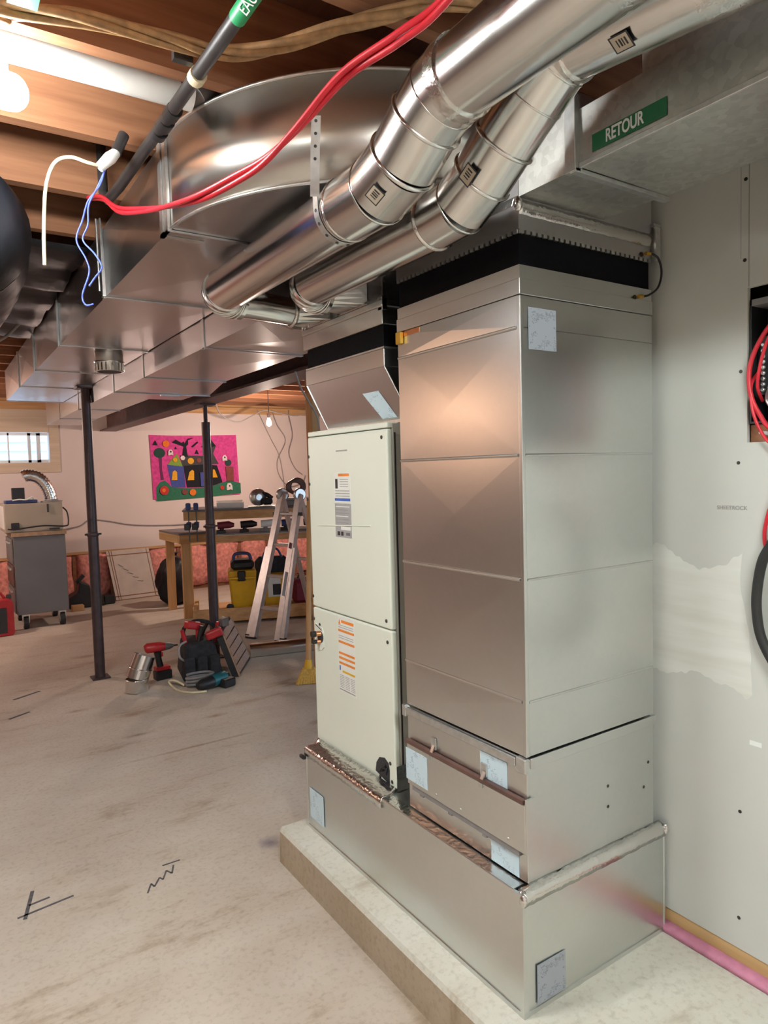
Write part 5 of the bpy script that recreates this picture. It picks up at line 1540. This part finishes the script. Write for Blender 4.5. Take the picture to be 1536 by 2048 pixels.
# power tools on the middle shelf
for k, (u_, c1, c2, lab) in enumerate(((0.14, 'maroon', 'black', 'dark red drill on the middle shelf nearest the post'), (0.36, 'black', 'black', 'black power tool second along the middle shelf'), (0.56, 'paperw', 'greyplastic', 'pale boxed tool in the middle of the shelf'), (0.76, 'blueplastic', 'black', 'dark blue drill toward the ladder on the middle shelf'), (0.98, 'black', 'strap', 'black grinder behind the ladder on the middle shelf'))):
    t = thing('power_tool', lab, 'power tool', BP(u_, 0.1, 0.88), 'tools on the middle shelf')
    MB().tube([BP(u_ - 0.08, 0.08, 0.955), BP(u_ + 0.03, 0.08, 0.96), BP(u_ + 0.08, 0.08, 0.955)], [0.034, 0.036, 0.018], 12).build('motor_housing', c1, t)
    MB().tube([BP(u_ - 0.03, 0.08, 0.95), BP(u_ - 0.045, 0.08, 0.905)], 0.02, 10).build('handle', c2, t)
    bbox(u_ - 0.09, u_ - 0.005, 0.045, 0.12, 0.8805, 0.91, 'battery', c2, t, 0.004)
# under the bench
t = thing('yellow_vacuum', 'yellow shop vacuum with black head under the workbench', 'vacuum', BP(0.28, 0.25, 0.108))
pts = [BP(0.17, 0.12, 0.1085), BP(0.39, 0.12, 0.1085), BP(0.39, 0.36, 0.1085), BP(0.17, 0.36, 0.1085), BP(0.14, 0.09, 0.50), BP(0.42, 0.09, 0.50), BP(0.42, 0.39, 0.50), BP(0.14, 0.39, 0.50)]
MB().add(pts, [(3, 2, 1, 0), (4, 5, 6, 7), (0, 1, 5, 4), (1, 2, 6, 5), (2, 3, 7, 6), (3, 0, 4, 7)]).build('tank', 'yellow', t, 0.02, 2)
bbox(0.15, 0.41, 0.06, 0.085, 0.42, 0.44, 'tank_rib', 'yellow', t)
bbox(0.23, 0.31, 0.055, 0.088, 0.40, 0.50, 'latch', 'black', t, 0.01)
bbox(0.17, 0.40, 0.12, 0.36, 0.5005, 0.60, 'vacuum_head', 'black', t, 0.03)
MB().tube(smooth_path([BP(0.2, 0.15, 0.60), BP(0.22, 0.15, 0.66), BP(0.34, 0.15, 0.66), BP(0.37, 0.15, 0.60)]), 0.016, 10).build('carry_handle', 'blueplastic', t)
for u_ in (0.15, 0.41):
    c_ = BP(u_, 0.09, 0.145); MB().lathe((c_.x, c_.y, c_.z), [(0.035, -0.012), (0.035, 0.012)], 14, 'y').build('wheel', 'black', t)
t = thing('yellow_carton', 'yellow and white product carton under the workbench behind the ladder', 'carton', BP(0.6, 0.3, 0.108))
bbox(0.50, 0.70, 0.20, 0.40, 0.1085, 0.42, 'carton_body', 'yellow', t); bbox(0.53, 0.66, 0.196, 0.1995, 0.20, 0.40, 'printed_face', 'paperw', t); bbox(0.58, 0.66, 0.192, 0.1955, 0.22, 0.33, 'printed_blob', 'ink', t)
t = thing('maroon_tool_bag', 'maroon bag slumped under the bench behind the ladder', 'bag', BP(0.95, 0.3, 0.108))
bbox(0.78, 1.08, 0.18, 0.42, 0.1085, 0.36, 'bag_body', 'maroon', t, 0.04); MB().tube(smooth_path([BP(0.84, 0.3, 0.35), BP(0.88, 0.3, 0.42), BP(0.98, 0.3, 0.42), BP(1.02, 0.3, 0.35)]), 0.01, 8).build('bag_handle', 'black', t)
t = thing('black_bin', 'black rounded bin at the right end under the workbench', 'bin', BP(1.3, 0.3, 0.108))
c_ = BP(1.30, 0.25, 0.1085); MB().lathe((c_.x, c_.y, c_.z), [(0.11, 0), (0.14, 0.10), (0.13, 0.18), (0.07, 0.24), (0.01, 0.26)], 18).build('bin_body', 'black', t)
MB().tube(smooth_path([c_ + Vector((-0.05, 0, 0.235)), c_ + Vector((0, 0, 0.30)), c_ + Vector((0.05, 0, 0.235))]), 0.008, 8).build('bin_handle', 'black', t)
t = thing('blue_duffel', 'dark blue bag slumped behind the yellow vacuum', 'bag', BP(0.5, 0.5, 0.108))
bbox(0.42, 0.78, 0.42, 0.59, 0.1085, 0.58, 'bag_body', 'cloth', t, 0.05); MB().tube(smooth_path([BP(0.5, 0.45, 0.57), BP(0.55, 0.44, 0.66), BP(0.65, 0.44, 0.66), BP(0.7, 0.45, 0.57)]), 0.012, 8).build('bag_handle', 'blueplastic', t)

# aluminium ladder
ld = thing('folding_ladder', 'aluminum folding ladder standing open before the workbench', 'ladder', (1.5, 4.5, 0))
LB, RB = Vector((1.20, 4.50, 0.012)), Vector((1.325, 4.25, 0.012))
LT, RT = Vector((1.62, 4.70, 1.25)), Vector((1.70, 4.50, 1.25))
nrm = Vector((0.9, 0.42, 0))
def lad(p, q, wd, dp, name, mat='alu', par=None):
    return MB().bar(p, q, wd, dp, (RB - LB).normalized()).build(name, mat, par or ld, 0.002)
lad(LB, LT, 0.05, 0.06, 'rail'); lad(RB, RT, 0.05, 0.06, 'rail')
lo_, ro_ = LB + (LB - RB).normalized() * 0.05, RB + (RB - LB).normalized() * 0.05
lad(lo_ + Vector((0, 0, 0)), LB.lerp(LT, 0.62) + (LB - RB).normalized() * 0.028, 0.045, 0.045, 'outer_rail')
lad(ro_ * 1.0, RB.lerp(RT, 0.62) + (RB - LB).normalized() * 0.028, 0.045, 0.045, 'outer_rail')
for f_ in (0.20, 0.42, 0.64, 0.86):
    MB().bar(LB.lerp(LT, f_), RB.lerp(RT, f_), 0.03, 0.028).build('rung', 'alu', ld, 0.004)
    for p in (LB.lerp(LT, f_), RB.lerp(RT, f_)):
        pass
MB().bar(LB.lerp(LT, 0.86) + (LT - RT).normalized() * 0.06, RB.lerp(RT, 0.86) + (RT - LT).normalized() * 0.06, 0.028, 0.03).build('lock_bar', 'ironpipe', ld, 0.004)
L2, R2 = LB + nrm * 0.86, RB + nrm * 0.86
lad(LT, L2, 0.05, 0.025, 'rear_rail'); lad(RT, R2, 0.05, 0.025, 'rear_rail')
for f_ in (0.25, 0.5, 0.75):
    MB().bar(LT.lerp(L2, f_), RT.lerp(R2, f_), 0.028, 0.028).build('rear_rung', 'alu', ld, 0.004)
for p in (LT, RT):
    MB().lathe((p.x, p.y, p.z), [(0.05, -0.02), (0.06, -0.01), (0.06, 0.01), (0.05, 0.02)], 18, 'y').build('hinge', 'strap', ld)
for p in (LB, RB, lo_, ro_, L2, R2):
    MB().obox((p.x, p.y, 0.02), (0.03, 0.018, 0.0195), -1.1).build('rubber_foot', 'rubber', ld, 0.004)
d_ = MB().box(0, 0.001, 0, 0.001, 0, 0.001)
p0, p1 = RB.lerp(RT, 0.30), RB.lerp(RT, 0.46)
MB().bar(p0 - nrm * 0.030, p1 - nrm * 0.030, 0.028, 0.002, (RB - LB).normalized()).build('maker_label', 'greylabel', ld)
MB().bar(RB.lerp(RT, 0.62) - nrm * 0.030, RB.lerp(RT, 0.66) - nrm * 0.030, 0.03, 0.002, (RB - LB).normalized()).build('size_label', 'maroon', ld)
hp = thing('draped_hose', 'dark coiled hose draped over the top of the ladder', 'hose', (1.72, 4.62, 1.27))
for k in range(3):
    cx, cy, cz = 1.70 + 0.02 * k, 4.60 + 0.01 * k, 1.32
    MB().tube([(cx + 0.10 * math.cos(a) , cy + 0.05 * math.cos(a), cz + 0.05 * math.sin(a) * (1 + 0.2 * k)) for a in [2 * math.pi * i / 20 for i in range(21)]], 0.015, 8).build('coil', 'steel', hp)

# loose partition studs and a broom beside the air handler
for k, (x_, lab) in enumerate(((1.125, 'bare pine stud beside the flared transition, nearer one'), (1.175, 'bare pine stud beside the flared transition, farther one'))):
    tag(MB().box(x_, x_ + 0.038, 3.12 + 0.05 * k, 3.209 + 0.05 * k, 0.001, ZJ - 0.001).build('wall_stud', 'pine_z', None, 0.001), lab, 'stud', 'loose studs behind the air handler')
br = thing('yellow_broom', 'yellow broom with wooden handle standing behind the air handler', 'broom', (0.95, 3.05, 0))
MB().tube([(1.005, 3.06, 0.14), (1.075, 3.10, 1.25)], 0.019, 10).build('handle', 'pine_z', br)
MB().tube([(1.000, 3.055, 0.10), (1.006, 3.06, 0.16)], [0.032, 0.022], 12).build('socket', 'yellow', br)
straw = simple('broom_straw', (0.60, 0.36, 0.08), 0.9, 0, 0.2, 60)
for k in range(9):
    dx = -0.07 + 0.14 * k / 8
    MB().tube([(0.998 + dx * 0.4, 3.045 - dx * 0.15, 0.11), (0.985 + dx, 3.03 - dx * 0.4, 0.002)], [0.012, 0.016], 7).build('bristle_tuft', straw, br)

# ---- tools on the floor in front of the bench
tbg = thing('tool_bag', 'open black tool bag stuffed with red-handled tools on the floor', 'tool bag', (0.45, 3.7, 0))
b = MB()
b.add([(0.29, 3.56, 0.002), (0.57, 3.51, 0.002), (0.65, 3.88, 0.002), (0.36, 3.96, 0.002), (0.32, 3.60, 0.27), (0.52, 3.56, 0.27), (0.59, 3.84, 0.27), (0.38, 3.90, 0.27)],
      [(3, 2, 1, 0), (4, 5, 6, 7), (0, 1, 5, 4), (1, 2, 6, 5), (2, 3, 7, 6), (3, 0, 4, 7)])
b.build('bag_body', 'cloth', tbg, 0.03, 3)
for k in range(3):
    MB().obox((0.335 + 0.085 * k, 3.545 - 0.012 * k, 0.11), (0.036, 0.018, 0.075), -0.15).build('pocket', 'cloth', tbg, 0.012, 2)
MB().tube(smooth_path([(0.35, 3.72, 0.26), (0.36, 3.72, 0.36), (0.45, 3.71, 0.40), (0.56, 3.70, 0.36), (0.60, 3.70, 0.26)]), 0.014, 10).build('carry_handle', 'cloth', tbg)
MB().tube(smooth_path([(0.31, 3.58, 0.16), (0.27, 3.56, 0.20), (0.275, 3.57, 0.27), (0.33, 3.60, 0.29)]), 0.008, 8).build('strap_loop', 'greywire', tbg)
for k, (x_, y_, c) in enumerate(((0.36, 3.66, 'red'), (0.41, 3.63, 'black'), (0.45, 3.68, 'red'), (0.50, 3.62, 'black'), (0.55, 3.68, 'red'), (0.60, 3.72, 'greyplastic'), (0.47, 3.78, 'black'))):
    lean = random.uniform(-0.05, 0.05)
    MB().tube([(x_, y_, 0.20), (x_ + lean, y_, 0.31), (x_ + lean * 1.6, y_ - 0.01, 0.36 + 0.02 * (k % 3))], [0.012, 0.016, 0.013], 10).build('tool_handle', c, tbg)
MB().obox((0.40, 3.66, 0.385), (0.055, 0.03, 0.028), 0.3, ('Y', 0.25)).build('red_tool_head', 'red', tbg, 0.012, 2)
MB().obox((0.535, 3.60, 0.315), (0.06, 0.03, 0.03), -0.2, ('Y', -0.3)).build('red_tool_head', 'red', tbg, 0.012, 2)
MB().obox((0.64, 3.68, 0.37), (0.03, 0.025, 0.03), 0.4).build('meter', 'greycab', tbg, 0.006)
# striped filter crate leaning on the bag
fl = thing('slatted_panel', 'tan slatted panel leaning against the black tool bag', 'panel', (0.8, 3.75, 0))
B1, B2 = Vector((0.665, 3.49, 0.003)), Vector((0.935, 3.92, 0.003))
T1, T2 = Vector((0.585, 3.60, 0.325)), Vector((0.80, 3.99, 0.34))
nn = (B2 - B1).cross(T1 - B1).normalized()
def FP(u_, v_, d):
    return (B1.lerp(B2, u_)).lerp(T1.lerp(T2, u_), v_) + nn * d
def fslab(u0, u1, v0, v1, d0, d1, name, mat, par):
    vs_ = [FP(u_, v_, d) for d in (d0, d1) for u_, v_ in ((u0, v0), (u1, v0), (u1, v1), (u0, v1))]
    return MB().add(vs_, [(3, 2, 1, 0), (4, 5, 6, 7), (0, 1, 5, 4), (1, 2, 6, 5), (2, 3, 7, 6), (3, 0, 4, 7)]).build(name, mat, par, 0.001)
fslab(0, 1, 0.0, 1, -0.045, 0, 'filter_case', 'black', fl)
for k in range(5):
    fslab(0.05, 0.95, 0.05 + 0.185 * k, 0.05 + 0.185 * k + 0.16, 0.0005, 0.008, 'filter_pleat', 'filterboard', fl)
fslab(0, 0.045, 0, 1, 0.0005, 0.01, 'edge_strip', 'card', fl); fslab(0.955, 1, 0, 1, 0.0005, 0.01, 'edge_strip', 'card', fl)
# cordless driver standing on its battery
cdv = thing('impact_driver', 'red and black cordless driver standing on its battery', 'power tool', (0.215, 3.80, 0))
MB().obox((0.215, 3.80, 0.033), (0.058, 0.036, 0.0325), 0.1).build('battery', 'black', cdv, 0.008, 2)
MB().obox((0.213, 3.80, 0.080), (0.052, 0.032, 0.014), 0.1).build('battery_dock', 'red', cdv, 0.006, 2)
MB().tube([(0.200, 3.80, 0.09), (0.190, 3.80, 0.15), (0.185, 3.80, 0.20)], [0.024, 0.021, 0.026], 14).build('handle', 'black', cdv)
MB().tube([(0.100, 3.805, 0.232), (0.115, 3.805, 0.235), (0.20, 3.80, 0.235), (0.235, 3.80, 0.232)], [0.025, 0.036, 0.036, 0.03], 16).build('motor_housing', 'red', cdv)
MB().tube([(0.235, 3.80, 0.232), (0.275, 3.80, 0.23), (0.30, 3.80, 0.228)], [0.030, 0.024, 0.010], 14).build('nose', 'greycab', cdv)
MB().tube([(0.30, 3.80, 0.228), (0.33, 3.80, 0.227)], 0.006, 8).build('bit', 'screw', cdv)
MB().obox((0.212, 3.80, 0.178), (0.010, 0.008, 0.016), 0.0).build('trigger', 'red', cdv, 0.003)
# short galvanized elbow standing on the floor
ge = thing('loose_elbow', 'short galvanized duct elbow standing open-ended on the floor', 'duct elbow', (0.0, 3.62, 0))
MB().tube([(-0.01, 3.62, 0.002), (-0.005, 3.62, 0.085)], 0.074, 28, False).build('lower_gore', 'pipe', ge)
MB().tube([(-0.005, 3.62, 0.085), (0.02, 3.625, 0.15)], 0.0735, 28, False).build('middle_gore', 'pipe', ge)
MB().tube([(0.02, 3.625, 0.15), (0.055, 3.63, 0.235)], [0.073, 0.070], 28, False).build('upper_gore', 'pipe', ge)
ring(ge, (-0.005, 3.62, 0.085), (0, 0, 1), 0.073); ring(ge, (0.02, 3.625, 0.15), (0.3, 0, 1), 0.073)
MB().tube([(0.053, 3.63, 0.225), (0.054, 3.63, 0.229)], 0.066, 24).build('dark_mouth', 'greyplastic', ge)
# teal grinder and hose
tl = thing('teal_drill', 'black and teal power drill lying on the floor before the bag', 'power tool', (0.43, 3.40, 0))
MB().tube([(0.31, 3.32, 0.045), (0.34, 3.33, 0.046), (0.42, 3.35, 0.048), (0.50, 3.38, 0.05), (0.55, 3.40, 0.05)], [0.022, 0.036, 0.04, 0.044, 0.03], 14).build('motor_housing', 'black', tl)
MB().tube([(0.42, 3.35, 0.05), (0.52, 3.388, 0.052)], [0.0415, 0.0455], 14).build('teal_shell', 'teal', tl)
MB().obox((0.52, 3.33, 0.03), (0.05, 0.035, 0.029), 0.4).build('battery', 'black', tl, 0.008)
hz = thing('grey_hose_coil', 'coiled grey hose on the floor in front of the tool bag', 'hose', (0.36, 3.47, 0))
pth = []
for i in range(90):
    a = 2 * math.pi * i / 26
    pth.append((0.375 + (0.09 + 0.004 * math.sin(i)) * math.cos(a), 3.462 + 0.042 * math.sin(a), 0.012 + 0.022 * i / 26))
MB().tube(pth, 0.010, 8).build('coil', 'greyplastic', hz)
MB().tube(smooth_path([(0.27, 3.48, 0.02), (0.225, 3.52, 0.05), (0.20, 3.60, 0.03), (0.21, 3.45, 0.009), (0.27, 3.33, 0.009), (0.36, 3.29, 0.009)]), 0.008, 8).build('tail', 'ivory', hz)
# long silver pipe on the floor
lp = thing('floor_pipe', 'long silver duct pipe lying on the floor below the ladder', 'pipe', (1.4, 3.8, 0))
MB().tube([(0.93, 3.93, 0.056), (2.3, 3.60, 0.056)], 0.054, 28).build('pipe_length', 'pipe', lp)
MB().tube([(0.94, 3.9275, 0.056), (2.3, 3.60, 0.111)], 0.005, 8).build('lock_seam', 'pipe', lp)
